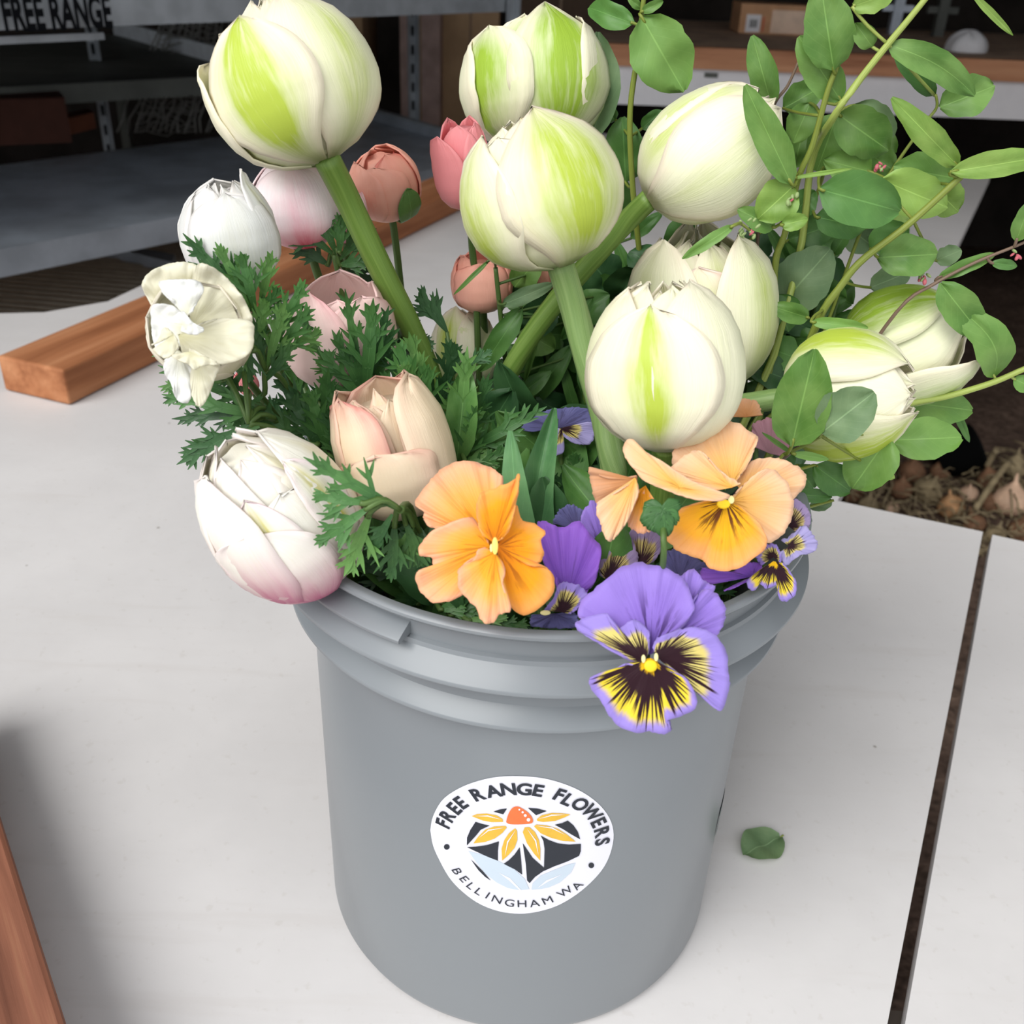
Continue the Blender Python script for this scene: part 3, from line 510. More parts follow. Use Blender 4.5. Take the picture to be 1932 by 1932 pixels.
for q in ([(520, 508), (570, 490), (650, 485), (740, 500), (795, 535), (798, 560), (700, 562), (620, 548)], [(1097, 535), (1140, 500), (1230, 480), (1320, 483), (1395, 493), (1340, 520), (1260, 550), (1150, 560), (1100, 550)], [(535, 752), (580, 690), (640, 630), (720, 600), (820, 595), (832, 610), (790, 660), (720, 710), (640, 738)], [(790, 905), (785, 800), (810, 720), (850, 660), (905, 615), (922, 640), (925, 720), (900, 790), (850, 850)], [(972, 650), (990, 608), (1030, 605), (1080, 650), (1115, 720), (1128, 800), (1127, 905), (1070, 840), (1010, 750)], [(1072, 600), (1090, 583), (1180, 590), (1280, 620), (1360, 670), (1440, 735), (1330, 730), (1220, 700), (1130, 660)]): poly('emblem_petal', q, GOLD, 0.0005)
for (x0, y0, x1, y1, bx, by) in ((545, 503, 785, 535, 0, -16), (1108, 530, 1350, 490, 0, -14), (585, 700, 815, 605, -30, -22), (815, 865, 912, 625, -24, -10), (1008, 612, 1112, 855, 26, -10), (1090, 590, 1350, 672, 10, -22)):
    mx, my = (x0 + x1) / 2, (y0 + y1) / 2; dx, dy = x1 - x0, y1 - y0; L_ = math.hypot(dx, dy); nx, ny = -dy / L_ * 6, dx / L_ * 6
    poly('petal_highlight', [(x0, y0), (mx + bx + nx, my + by + ny), (x1, y1), (mx + bx - nx, my + by - ny)], stk_paper, 0.0007)
poly('emblem_cone', [(825, 560), (845, 490), (880, 435), (925, 420), (970, 440), (1020, 475), (1055, 520), (1062, 555), (1040, 572), (950, 580), (860, 578)], ORG, 0.0006, True)
for (x, y, r) in ((943, 445, 8), (972, 468, 10), (995, 497, 13), (1023, 535, 16)): poly('cone_dot', [(x + r * math.cos(k * math.pi / 6), y + r * math.sin(k * math.pi / 6)) for k in range(12)], stk_paper, 0.0008)
for (x, y) in ((300, 783), (1578, 947)): poly('ring_dot', [(x + 25 * math.cos(k * math.pi / 7), y + 25 * math.sin(k * math.pi / 7)) for k in range(14)], INK, 0.0005)
def letter(ch, X, Y, size, bold, top):
    v, f = text_verts(ch, size, bold); u, z = UV(X, Y); du, dv = u - cu_, z - cv_; rr = math.hypot(du, dv); up_ = (du / rr, dv / rr) if top else (-du / rr, -dv / rr); rt = (up_[1], -up_[0])
    y0 = (max(p[1] for p in v) + min(p[1] for p in v)) / 2; x0 = (max(p[0] for p in v) + min(p[0] for p in v)) / 2
    obj('letter', [wrap(u + rt[0] * (p[0] - x0) + up_[0] * (p[1] - y0), z + rt[1] * (p[0] - x0) + up_[1] * (p[1] - y0), 0.0006) for p in v], f, INK, stk, False)
for ch, X, Y in (('F', 268, 572), ('R', 308, 503), ('E', 368, 440), ('E', 425, 388), ('R', 575, 315), ('A', 710, 286), ('N', 845, 268), ('G', 985, 268), ('E', 1110, 280), ('F', 1298, 318), ('L', 1375, 362), ('O', 1480, 402), ('W', 1583, 478), ('E', 1643, 565), ('R', 1672, 652), ('S', 1676, 735)): letter(ch, X, Y, 0.0088, 0.0003, True)
for ch, X, Y in (('B', 392, 1000), ('E', 455, 1070), ('L', 515, 1130), ('L', 585, 1180), ('I', 662, 1213), ('N', 745, 1250), ('G', 855, 1280), ('H', 965, 1287), ('A', 1075, 1283), ('M', 1190, 1257), ('W', 1345, 1180), ('A', 1452, 1128)): letter(ch, X, Y, 0.0066, 0.0, False)
# small dark label on the far right side of the bucket
g = G(); thc = math.atan2(*cylhit(1355, 1565).xy[:]) if False else 1.42
g.grid(lambda i, j: ((0.1049) * math.sin(1.20 + 0.30 * i / 8), -(0.1049) * math.cos(1.20 + 0.30 * i / 8), 0.118 + 0.020 * j / 4 - 0.05), 9, 5); o = g.build('side_label', plain('dark_side_label', S((78, 98, 96)), 0.5), bk)
# ================================================================= flower building
def inb(p):
    """keep stem points that are below the rim inside the bucket"""
    r = math.hypot(p.x, p.y); lim = 0.094 if p.z < 0.24 else 0.104
    if p.z < 0.262 and r > lim: p = Vector((p.x * lim / r, p.y * lim / r, p.z))
    return p
def stem(parent, pts, rpx, mat='stem', n=26, taper=0.0, name='stem', rings=12):
    P = [p if isinstance(p, Vector) else PY(*p) for p in pts]; P = P[:1] + [inb(p) for p in P[1:]]; c = [inb(p) if k > 4 else p for k, p in enumerate(crv(P, n))]
    r0 = rpx * dep(P[0]) / FPX
    g = G(); g.tube(c, lambda t: r0 * (1 - taper * t), rings); return g.build(name, MAT[mat], parent)
def prof_tulip(v):
    K = [(0, .10), (.03, .36), (.08, .58), (.16, .78), (.28, .93), (.42, 1.0), (.56, .985), (.70, .91), (.82, .77), (.92, .56), (1.0, .34), (1.15, .05)]
    for (a, x), (b, y) in zip(K, K[1:]):
        if v <= b: return lerp(x, y, sm(0, 1, (v - a) / (b - a)) * 0.35 + (v - a) / (b - a) * 0.65)
    return 0.1
def prof_cup(v):
    K = [(0, .08), (.05, .5), (.15, .80), (.3, .96), (.5, 1.0), (.7, .95), (.85, .82), (1.0, .62), (1.2, .5)]
    for (a, x), (b, y) in zip(K, K[1:]):
        if v <= b: return lerp(x, y, (v - a) / (b - a))
    return 0.5
def prof_dome(v):
    K = [(0, .08), (.05, .42), (.15, .74), (.3, .94), (.5, 1.0), (.68, .94), (.82, .78), (.93, .55), (1.0, .34), (1.2, .05)]
    for (a, x), (b, y) in zip(K, K[1:]):
        if v <= b: return lerp(x, y, (v - a) / (b - a))
    return 0.05
def bud_frame(base, tip):
    b = PY(*base); t = PY(*tip); ax = (t - b); L = ax.length; ax.normalize(); c = (CAM - (b + t) / 2); c = (c - ax * c.dot(ax)).normalized(); s_ = ax.cross(c) * -1.0
    if s_.dot(CR * ax.dot(CU) - CU * ax.dot(CR)) < 0: s_ = -s_
    return b, t, ax, L, c, s_
HWK = [1.28]; FTR = {'tulip_w': 0.85, 'anem_p': 0.5}
def petal(parent, fr, R, az, hw, vtop=1.0, dr=0.0, green=0.6, pink=0.3, foot=0.6, mat='tulip', prof=prof_tulip, flare=0.0, point=0.55, twist=0.0, curl=0.0, v0=0.0, nu=13, nv=18, gw=0.36, wob=1.0, gtop=0.9, name='petal'):
    b, t, ax, L, c, s_ = fr; az = math.radians(az); hw = math.radians(hw); seed = random.uniform(0, 100)
    def wid(q):
        a = 0.62 + 0.38 * sm(0, 0.4, q); e = max(0.0, 1 - max(0, (q - 0.5) / 0.5) ** (1.9 + (1 - point) * 2.4)); return hw * HWK[0] * a * e ** 0.6
    def pos(i, j):
        s = -1 + 2 * i / (nu - 1); q = j / (nv - 1); v = v0 + q * (vtop - v0); r = R * prof(v) + dr * 1.5
        th = az + s * wid(q) + twist * q
        r += flare * R * q ** 3 + curl * R * s * s * sm(0.2, 0.9, q)
        r += -0.012 * R * math.exp(-(s / 0.10) ** 2) * sm(0.05, 0.3, q) * (1 - sm(.75, 1, q))
        r += wob * 0.02 * R * noise.noise((s * 2.2 + seed, q * 2.5, seed)) * q + wob * 0.030 * R * abs(s) * noise.noise((s * 3 + seed, q * 7, 4.2)) * q
        r += 0.016 * R * noise.noise((s * 4.5 + seed * 1.7, q * 0.8, seed)) * sm(0.05, 0.3, q) + 0.022 * R * sm(0.6, 1.0, abs(s)) * sm(0.1, 0.4, q)
        vv = v + wob * 0.02 * noise.noise((s * 5 + seed, 1.7, seed)) * sm(0.7, 1, q)
        return b + ax * (vv * L) + (c * math.cos(th) + s_ * math.sin(th)) * max(r, 0.0005)
    def col(i, j):
        s = -1 + 2 * i / (nu - 1); q = j / (nv - 1)
        gm = green * math.exp(-((s + 0.15 * noise.noise((q * 3, seed, 0))) / gw) ** 2) * sm(-0.05, 0.25, q) * (1 - 0.75 * sm(gtop - 0.25, gtop + 0.1, q)) * 1.15
        pk = pink * (sm(0.45, 1.0, abs(s)) * 0.8 + 0.6 * sm(0.75, 1.0, q)) 
        ft = foot * (1 - sm(0.0, FTR.get(mat, 0.22), q + 0.10 * abs(s)))
        return (min(1, gm), min(1, pk), min(1, ft))
    g = G(); g.grid(pos, nu, nv, lambda i, j: (i / (nu - 1), j / (nv - 1)), col); o = g.build(name, MAT[mat], parent); md = o.modifiers.new('thick', 'SOLIDIFY'); md.thickness = 0.0007; md.offset = 0; return o
def core(parent, fr, R, mat, k=0.8, top=0.9, prof=prof_tulip, name='inner_petals', green=0.1):
    b, t, ax, L, c, s_ = fr; n = 28; m_ = 14
    def pos(i, j):
        v = 0.02 + (top - 0.02) * j / (m_ - 1); th = 2 * math.pi * i / n; r = R * k * prof(v) * (1 + 0.10 * math.sin(th * 5 + v * 6)) * (1 if v < top - 0.12 else 0.75); return b + ax * (v * L) + (c * math.cos(th) + s_ * math.sin(th)) * r
    g = G(); g.grid(pos, n + 1, m_, None, lambda i, j: (green, 0.1, 0.3 * (j < 2)))
    bi = len(g.v); g.v.append(b + ax * (top * L * 0.97)); g.uv.append((.5, 1)); g.c.append((green, .1, 0))
    for i in range(n): g.f.append(((m_ - 1) * (n + 1) + i, (m_ - 1) * (n + 1) + i + 1, bi))
    return g.build(name, MAT[mat], parent)
def flower(name, label, cat, base, tip, wpx, petals, stem_pts, stem_r=13, stem_m='stem', mat='tulip', prof=prof_tulip, ck=0.78, ct=0.86, group=None, foot=None):
    fr = bud_frame(base, tip); R = wpx / 2 * dep((fr[0] + fr[1]) / 2) / FPX
    t = empty(name, foot if foot else PY(*stem_pts[-1]) if stem_pts else fr[0], label, cat, group)
    if stem_pts: stem(t, [fr[0] + fr[2] * (0.03 * fr[3])] + [PY(*p) for p in stem_pts], stem_r, stem_m)
    if ck: core(t, fr, R, mat, ck, ct, prof)
    for p in petals:
        kw = dict(mat=mat, prof=prof); kw.update(p[2] if len(p) > 2 else {}); petal(t, fr, R, p[0], p[1], **kw)
    return t, fr, R
TG = 'double tulips in the bucket'
mm_ = 0.001
random.seed(5)
# --- tulip at the upper left
flower('tulip', 'cream and green double tulip on a long bare stem, top left of the bunch', 'tulip', (617, 302, 0.02), (497, 14, 0.035), 300, [
    (-26, 34, dict(green=1.2, pink=0.5, vtop=0.90, dr=1.8 * mm_, point=1.0, gw=0.48, gtop=1.15)), (44, 44, dict(green=0.5, pink=.5, vtop=1.0, dr=0.8 * mm_, gw=.3)), (-78, 36, dict(green=0.3, vtop=0.92, dr=0.8 * mm_)), (120, 42, dict(green=.4, vtop=1.0)), (-115, 42, dict(vtop=0.86, green=.6, dr=2.4 * mm_, curl=.05, flare=.05)), (180, 45, dict(vtop=1.08, dr=1 * mm_)),
    (28, 36, dict(vtop=1.04, dr=-2 * mm_, green=.5)), (-35, 36, dict(vtop=1.03, dr=-2.5 * mm_, green=.2)), (90, 36, dict(vtop=1.04, dr=-3 * mm_)), (-90, 36, dict(vtop=1.03, dr=-3 * mm_)), (150, 36, dict(vtop=1.1, dr=-2.5 * mm_)), (0, 30, dict(vtop=1.0, dr=-6 * mm_, green=.1)), (60, 30, dict(vtop=1.0, dr=-7 * mm_)), (-60, 30, dict(vtop=1.0, dr=-7 * mm_))],
    [(660, 385, 0.03), (720, 510, 0.035), (775, 620, 0.04), (815, 720, 0.045), (840, 850, 0.05), (860, 1150, 0.05)], 26, 'stem')
# --- tulip at the top centre
tt, fr, R = flower('tulip', 'strongly green-flamed double tulip at the top centre', 'tulip', (1015, 285, 0.115), (1005, 26, 0.135), 262, [
    (28, 38, dict(green=1.1, vtop=1.02, dr=1.4 * mm_, point=0.85, gw=.6, gtop=1.05)), (-52, 40, dict(green=1.0, vtop=0.86, dr=1.6 * mm_, gw=.6, point=.5)), (-12, 30, dict(green=.8, vtop=.92, dr=-1 * mm_, point=.3, gw=.6)), (85, 38, dict(green=.6, vtop=0.95, dr=1 * mm_, flare=.1)), (-100, 40, dict(green=.3, vtop=.85, dr=2 * mm_)), (150, 45, dict(vtop=.95)), (-150, 45, dict(vtop=.95)),
    (10, 40, dict(vtop=.94, dr=-3 * mm_, green=.3, point=.3)), (60, 36, dict(vtop=.96, dr=-3 * mm_)), (-60, 36, dict(vtop=.9, dr=-4 * mm_))],
    [(1018, 330, 0.12), (1030, 480, 0.12), (1090, 640, 0.10), (1120, 800, 0.09), (1120, 1100, 0.08)], 17, 'stem', 'tulip_g')
# --- tulip at the centre
flower('tulip', 'round cream and green double tulip in the middle, in front of the top tulip', 'tulip', (1058, 502, 0.0), (978, 222, 0.012), 284, [
    (30, 46, dict(green=.85, pink=.6, vtop=1.02, dr=1.6 * mm_, gw=.6, point=.8, gtop=1.0)), (-30, 40, dict(green=.15, vtop=.9, dr=.3 * mm_, pink=.3)), (-62, 36, dict(green=.7, vtop=.95, dr=1.6 * mm_, point=.9, gw=.5)), (95, 42, dict(green=.6, vtop=.95)), (-110, 42, dict(green=.5, vtop=.9)), (150, 45, {}), (-160, 45, {}),
    (5, 38, dict(vtop=.98, dr=-2 * mm_, green=.35, point=.3)), (-42, 34, dict(vtop=.96, dr=-2.5 * mm_, green=.2, point=.3)), (60, 36, dict(vtop=.98, dr=-3 * mm_)), (-90, 34, dict(vtop=.9, dr=-3 * mm_))],
    [(1085, 590, 0.0), (1112, 690, -0.005), (1140, 790, -0.01), (1158, 890, -0.02), (1160, 1000, -0.02), (1150, 1200, -0.02)], 27, 'stem_pale')
# --- tulip right of centre, nodding
flower('tulip', 'smooth white double tulip leaning right below the big snowberry leaf', 'tulip', (1222, 378, 0.055), (1450, 200, 0.065), 222, [
    (18, 42, dict(green=.3, pink=.5, vtop=1.0, dr=2.0 * mm_, foot=.05, point=.6, gw=.25)), (-50, 40, dict(green=.5, vtop=.98, dr=.2 * mm_, foot=.05, gw=.5)), (80, 38, dict(green=.3, vtop=.95, dr=.6 * mm_, foot=.1, gw=.3)), (-100, 42, dict(foot=.1, vtop=.95)), (140, 45, dict(foot=.1)), (-155, 45, dict(foot=.1)),
    (-10, 34, dict(vtop=1.05, dr=-2 * mm_, green=.5, point=.4, foot=.1)), (40, 30, dict(vtop=1.03, dr=-2.5 * mm_)), (-50, 30, dict(vtop=1.02, dr=-3 * mm_))],
    [(1180, 420, 0.06), (1112, 495, 0.06), (1040, 580, 0.06), (985, 660, 0.06), (945, 740, 0.06), (925, 830, 0.05), (940, 1100, 0.04)], 21, 'stem')
# --- open tulip behind the front one
fr_ = dict(foot=.1)
flower('tulip', 'half-open white double tulip with pink streak behind the front tulip', 'tulip', (1330, 740, 0.05), (1315, 450, 0.065), 262, [
    (-50, 40, dict(green=.35, vtop=1.02, dr=1 * mm_, flare=.22, point=.3)), (55, 36, dict(green=.5, vtop=1.0, dr=1 * mm_, flare=.28, gw=.4, point=.7)), (0, 34, dict(green=.5, pink=.9, vtop=.85, dr=0, flare=.1)), (100, 38, dict(vtop=1.0, flare=.25, green=.5)), (-105, 38, dict(vtop=1.02, flare=.2)), (150, 42, dict(vtop=1.12, flare=.1)), (-150, 42, dict(vtop=1.12, flare=.1)),
    (25, 30, dict(vtop=.98, dr=-3 * mm_, point=.3, flare=.08)), (-25, 30, dict(vtop=1.0, dr=-4 * mm_, point=.3, flare=.08, green=.3)), (75, 30, dict(vtop=.98, dr=-5 * mm_, flare=.1)), (-75, 30, dict(vtop=1.05, dr=-5 * mm_, flare=.1, green=.5)), (180, 40, dict(vtop=1.1, dr=-5 * mm_)), (125, 30, dict(vtop=1.05, dr=-7 * mm_)), (-125, 30, dict(vtop=1.05, dr=-7 * mm_))],
    [(1335, 800, 0.06), (1330, 900, 0.05), (1310, 1150, 0.04)], 15, 'stem', ct=.8)
# --- front tulip
flower('tulip', 'large white double tulip with one lime streak above the orange pansy', 'tulip', (1255, 848, -0.055), (1252, 532, -0.035), 282, [
    (-12, 42, dict(green=.95, pink=.35, vtop=.86, dr=1.8 * mm_, point=.95, gw=.26, gtop=1.05, foot=.1)), (48, 44, dict(green=.06, pink=.3, vtop=.99, dr=1.2 * mm_, point=.4, foot=.1)), (-66, 42, dict(green=.12, pink=.5, vtop=.97, dr=1.0 * mm_, point=.4, foot=.1)), (100, 42, dict(pink=.7, foot=.1, green=.1)), (-120, 42, dict(foot=.1)), (160, 45, dict(foot=.1)),
    (-40, 32, dict(vtop=.99, dr=-1.2 * mm_, green=.1, point=.3)), (15, 34, dict(vtop=.96, dr=-1.0 * mm_, green=.1, point=.3, pink=.1)), (70, 30, dict(vtop=1.0, dr=-2 * mm_, point=.4)), (-85, 30, dict(vtop=1.0, dr=-3 * mm_, green=.3)), (35, 28, dict(vtop=.95, dr=-5 * mm_)), (-10, 28, dict(vtop=.95, dr=-5 * mm_)), (180, 40, dict(vtop=1.0, dr=-4 * mm_))],
    [(1252, 880, -0.045), (1248, 960, -0.04), (1240, 1200, -0.03)], 25, 'stem', ct=.88)
# --- right front tulip, lying to the right
flower('tulip', 'pale lime-edged tulip lying to the right behind two snowberry leaves', 'tulip', (1478, 752, 0.02), (1722, 737, 0.0), 232, [
    (-62, 40, dict(green=.9, vtop=.98, dr=1.4 * mm_, foot=.1, gw=.55, point=.4)), (8, 46, dict(green=.05, vtop=1.0, dr=.5 * mm_, foot=.05, point=.4, pink=.2)), (66, 40, dict(green=1.0, vtop=1.04, dr=1.6 * mm_, foot=.15, gw=.6, point=.8, gtop=1.0)), (125, 42, dict(green=.5)), (-120, 42, dict(green=.6)), (180, 42, {}), (-25, 34, dict(vtop=1.02, dr=-2 * mm_)), (35, 32, dict(vtop=1.02, dr=-2 * mm_))],
    [(1440, 757, 0.02), (1360, 775, 0.02), (1290, 830, 0.03), (1240, 950, 0.03), (1200, 1150, 0.03)], 21, 'stem_pale')
# --- right rear tulip
flower('tulip', 'green-backed white tulip at the far right with one split pointed petal', 'tulip', (1598, 690, 0.08), (1812, 607, 0.07), 208, [
    (-58, 44, dict(green=1.1, vtop=.98, dr=1.4 * mm_, gw=.7, foot=.4, point=.5, gtop=1.05)), (0, 44, dict(green=.12, vtop=1.0, dr=0, point=.3, foot=.1)), (70, 34, dict(green=.6, vtop=1.06, dr=2 * mm_, point=1.0, flare=.5, gw=.5)), (125, 42, dict(green=.4)), (-125, 42, dict(green=.5)), (180, 42, {}), (25, 30, dict(vtop=1.03, dr=-1.5 * mm_, green=.2)), (-28, 30, dict(vtop=1.05, dr=-1.5 * mm_, green=.1))],
    [(1560, 705, 0.08), (1480, 760, 0.08), (1400, 850, 0.07), (1300, 1150, 0.05)], 18, 'stem', 'tulip_g')
# --- small green-white bud between the stems
flower('tulip', 'small green and white tulip bud half hidden between the stems', 'tulip', (880, 745, 0.085), (872, 582, 0.105), 128, [(-30, 45, dict(green=.8, vtop=1.0, gw=.5)), (45, 45, dict(green=.3, vtop=.98)), (120, 45, {}), (-110, 45, dict(green=.6)), (180, 45, {})],
    [(885, 800, 0.09), (900, 950, 0.08), (910, 1120, 0.07)], 14, 'stem')
# --- white tulip at the lower left
flower('tulip', 'plump white double tulip with magenta foot resting on the left bucket rim', 'tulip', (618, 1088, -0.075), (440, 848, -0.088), 256, [
    (10, 40, dict(green=.0, vtop=.80, dr=.6 * mm_, foot=.35, point=-.5, pink=.1)), (-75, 44, dict(green=.0, vtop=.98, dr=2.0 * mm_, foot=1.1, point=-.4, pink=.35, curl=.03)), (75, 42, dict(green=.3, vtop=1.02, dr=1.5 * mm_, foot=.2, pink=.2, gw=.2)), (-35, 40, dict(vtop=.72, dr=2.0 * mm_, foot=1.0, pink=.4, green=.0)), (130, 42, dict(vtop=1.05, foot=.3)), (-130, 42, dict(vtop=1.0, foot=.8, dr=2 * mm_, point=-.5)), (180, 42, dict(vtop=1.0, dr=0, foot=.1, point=-.5)),
    (-22, 22, dict(green=.95, vtop=.86, dr=1.2 * mm_, gw=.3, v0=.25, point=.9, pink=.6, foot=0)), (38, 16, dict(green=.9, vtop=.90, dr=1.8 * mm_, gw=.3, v0=.35, point=.9, pink=.6, foot=0)), (0, 36, dict(vtop=.98, dr=-2 * mm_, green=.05, point=.3)), (50, 34, dict(vtop=1.0, dr=-2 * mm_, point=.3)), (-50, 36, dict(vtop=1.02, dr=-1 * mm_, point=.3, green=.0)), (100, 30, dict(vtop=1.06, dr=-2 * mm_, green=.5, gw=.2)), (-100, 30, dict(vtop=1.06, dr=-1 * mm_))],
    [(650, 1110, -0.045), (720, 1160, -0.03), (800, 1250, 0.0)], 20, 'stem', 'tulip_w', ct=.96, ck=.84)
# ---------------------------------------------------------------- anemones and ranunculus
AN = 'anemones on the left of the bucket'; RN = 'ranunculus in the bucket'
cupk = dict(prof=prof_dome, point=-1.2, foot=.15, wob=1.6)
flower('anemone', 'pure white closed anemone cup above the crumpled white one', 'anemone', (452, 545, 0.0), (412, 350, 0.0), 178, [(k * 60 + 10, 46, dict(green=.2, vtop=.96 + .06 * (k % 2), dr=(1 - k % 3) * mm_, **cupk)) for k in range(6)] + [(65, 22, dict(vtop=1.14, dr=0, point=.9, prof=prof_cup, v0=.4)), (30, 36, dict(vtop=1.0, dr=-3 * mm_, **cupk)), (-40, 36, dict(vtop=1.02, dr=-3 * mm_, **cupk))],
       [(470, 600, 0.01), (540, 720, 0.02), (660, 880, 0.03), (760, 1120, 0.02)], 8, 'stem_dark', 'anem_w', prof_dome, ck=.75, ct=.85, group=AN)
flower('anemone', 'blush white anemone with red base under the top left tulip', 'anemone', (585, 465, 0.05), (548, 300, 0.05), 172, [(k * 72 - 5, 50, dict(green=.5 if k == 0 else .2, pink=.25, vtop=.98, dr=(1 - k % 3) * mm_, prof=prof_dome, point=-1.2, foot=1.0 if k in (0, 1) else .5)) for k in range(5)],
       [(600, 520, 0.05), (650, 650, 0.05), (720, 850, 0.05), (800, 1100, 0.04)], 8, 'stem_dark', 'anem_p', prof_dome, ck=.75, ct=.88, group=AN)
flower('anemone', 'folded blush petal cup right of the red-based anemone', 'anemone', (655, 460, 0.07), (660, 360, 0.08), 70, [(k * 90, 55, dict(green=.3, pink=.5, vtop=1.0, prof=prof_cup, point=.2, foot=.7)) for k in range(4)], [(660, 540, 0.07), (720, 800, 0.06), (800, 1100, 0.05)], 7, 'stem_dark', 'anem_p', prof_cup, ck=.7, group=AN)
t, fr, R = flower('ranunculus', 'salmon ranunculus bud behind the long tulip stem', 'ranunculus', (740, 408, 0.10), (712, 286, 0.09), 122, [(k * 52 - 20, 50, dict(green=.3, pink=.6 if k in (1, 2) else .1, vtop=.92 + .08 * (k % 2), dr=(1 - k % 3) * mm_, prof=prof_dome, point=-1.0, foot=.5)) for k in range(7)],
       [(748, 470, 0.10), (770, 650, 0.10), (820, 1000, 0.08)], 7, 'stem_dark', 'ran_s', prof_dome, ck=.85, ct=.9, group=RN)
petal(t, fr, R, 30, 16, vtop=.62, dr=2.5 * mm_, mat='fern_l', prof=prof_cup, point=1, name='sepal'); petal(t, fr, R, -90, 16, vtop=.5, dr=2.5 * mm_, mat='fern_l', prof=prof_cup, point=1, name='sepal')
flower('ranunculus', 'coral pink ranunculus peeking out left of the middle tulip', 'ranunculus', (886, 392, 0.07), (868, 232, 0.07), 96, [(-55, 44, dict(green=.1, vtop=.9, dr=2 * mm_, prof=prof_cup, point=.9, flare=.1)), (-10, 44, dict(green=.5, vtop=1.0, prof=prof_cup, point=.3)), (60, 50, dict(prof=prof_cup)), (140, 50, dict(prof=prof_cup, vtop=1.05)), (-130, 50, dict(prof=prof_cup, vtop=1.05))],
       [(890, 460, 0.08), (900, 600, 0.08), (910, 1050, 0.07)], 7, 'stem_dark', 'ran_k', prof_cup, ck=.8, ct=.95, group=RN)
flower('ranunculus', 'peach ranunculus under the middle tulip behind a narrow leaf', 'ranunculus', (912, 585, 0.09), (905, 482, 0.09), 104, [(k * 60, 48, dict(green=.4 * (k % 2), pink=.3, vtop=.95 + .08 * (k % 2), dr=(1 - k % 2) * mm_, prof=prof_cup, point=-1.0, wob=2.5)) for k in range(6)],
       [(915, 650, 0.09), (920, 800, 0.08), (920, 1080, 0.07)], 7, 'stem_dark', 'ran_s', prof_cup, ck=.8, group=RN)
flower('ranunculus', 'small peach ranunculus glimpsed under the foot of the middle tulip', 'ranunculus', (1030, 545, 0.10), (1022, 470, 0.10), 80, [(k * 72, 48, dict(green=.3, vtop=1.0, prof=prof_cup, point=.1)) for k in range(5)], [(1035, 620, 0.10), (1030, 1000, 0.08)], 6, 'stem_dark', 'ran_s', prof_cup, ck=.8, group=RN)
flower('ranunculus', 'pale pink open ranunculus veiled by feathery leaves', 'ranunculus', (650, 725, 0.02), (632, 528, 0.02), 196, [(-40, 40, dict(green=.2, pink=.8, vtop=.98, dr=1.5 * mm_, prof=prof_cup, point=.7)), (35, 44, dict(green=.2, pink=.4, vtop=.93, dr=1 * mm_, prof=prof_cup, point=.2)), (100, 44, dict(prof=prof_cup, vtop=.95)), (-110, 44, dict(prof=prof_cup, vtop=.75, flare=.1)), (170, 50, dict(prof=prof_cup)), (0, 44, dict(prof=prof_cup, dr=-3 * mm_, vtop=.9))],
       [(680, 800, 0.02), (760, 1000, 0.02), (800, 1150, 0.02)], 8, 'stem_dark', 'ran_p', prof_cup, ck=.75, ct=.7, group=RN)
flower('ranunculus', 'tiny deep pink bud between the anemone leaves', 'ranunculus', (478, 742, 0.0), (452, 700, 0.0), 40, [(k * 90, 50, dict(green=.6, pink=.5, prof=prof_cup, point=.6)) for k in range(4)], [(510, 790, 0.0), (640, 950, 0.0), (760, 1150, 0.0)], 4, 'stem_dark', 'ran_k', prof_cup, ck=.8, group=RN)
ck = dict(prof=prof_cup)
flower('ranunculus', 'cream ranunculus bud with rosy outer petals in front of the feathery leaves', 'ranunculus', (782, 968, -0.055), (702, 722, -0.045), 196, [
    (-60, 44, dict(green=.2, pink=.9, foot=.6, vtop=.97, dr=1.6 * mm_, point=-.6, wob=1.8, **ck)), (-18, 42, dict(green=.1, pink=.35, foot=.3, vtop=.58, dr=2.6 * mm_, point=-1.2, wob=1.6, **ck)), (62, 40, dict(green=.15, pink=.2, foot=.2, vtop=1.0, dr=1.8 * mm_, point=-.8, wob=1.8, **ck)), (110, 44, dict(pink=.6, foot=.3, vtop=1.0, dr=1 * mm_, point=-1, **ck)), (-110, 42, dict(pink=.4, vtop=1.0, dr=1.5 * mm_, point=-1, **ck)), (170, 50, dict(pink=.5, vtop=1.0, point=-1, **ck)),
    (-45, 36, dict(green=.5, vtop=.94, dr=-1.5 * mm_, point=.2, pink=.3, **ck)), (20, 34, dict(green=.3, vtop=.88, dr=-3 * mm_, point=.9, pink=.0, **ck)), (55, 34, dict(green=.4, vtop=.95, dr=-2 * mm_, **ck)), (-15, 34, dict(green=.8, vtop=.86, dr=-5 * mm_, **ck)), (0, 44, dict(green=.9, vtop=.96, dr=-7 * mm_, **ck))],
    [(800, 1000, -0.04), (830, 1080, -0.03), (860, 1200, -0.01)], 12, 'stem_dark', 'ran_c', prof_cup, ck=.80, ct=.86, group=RN)
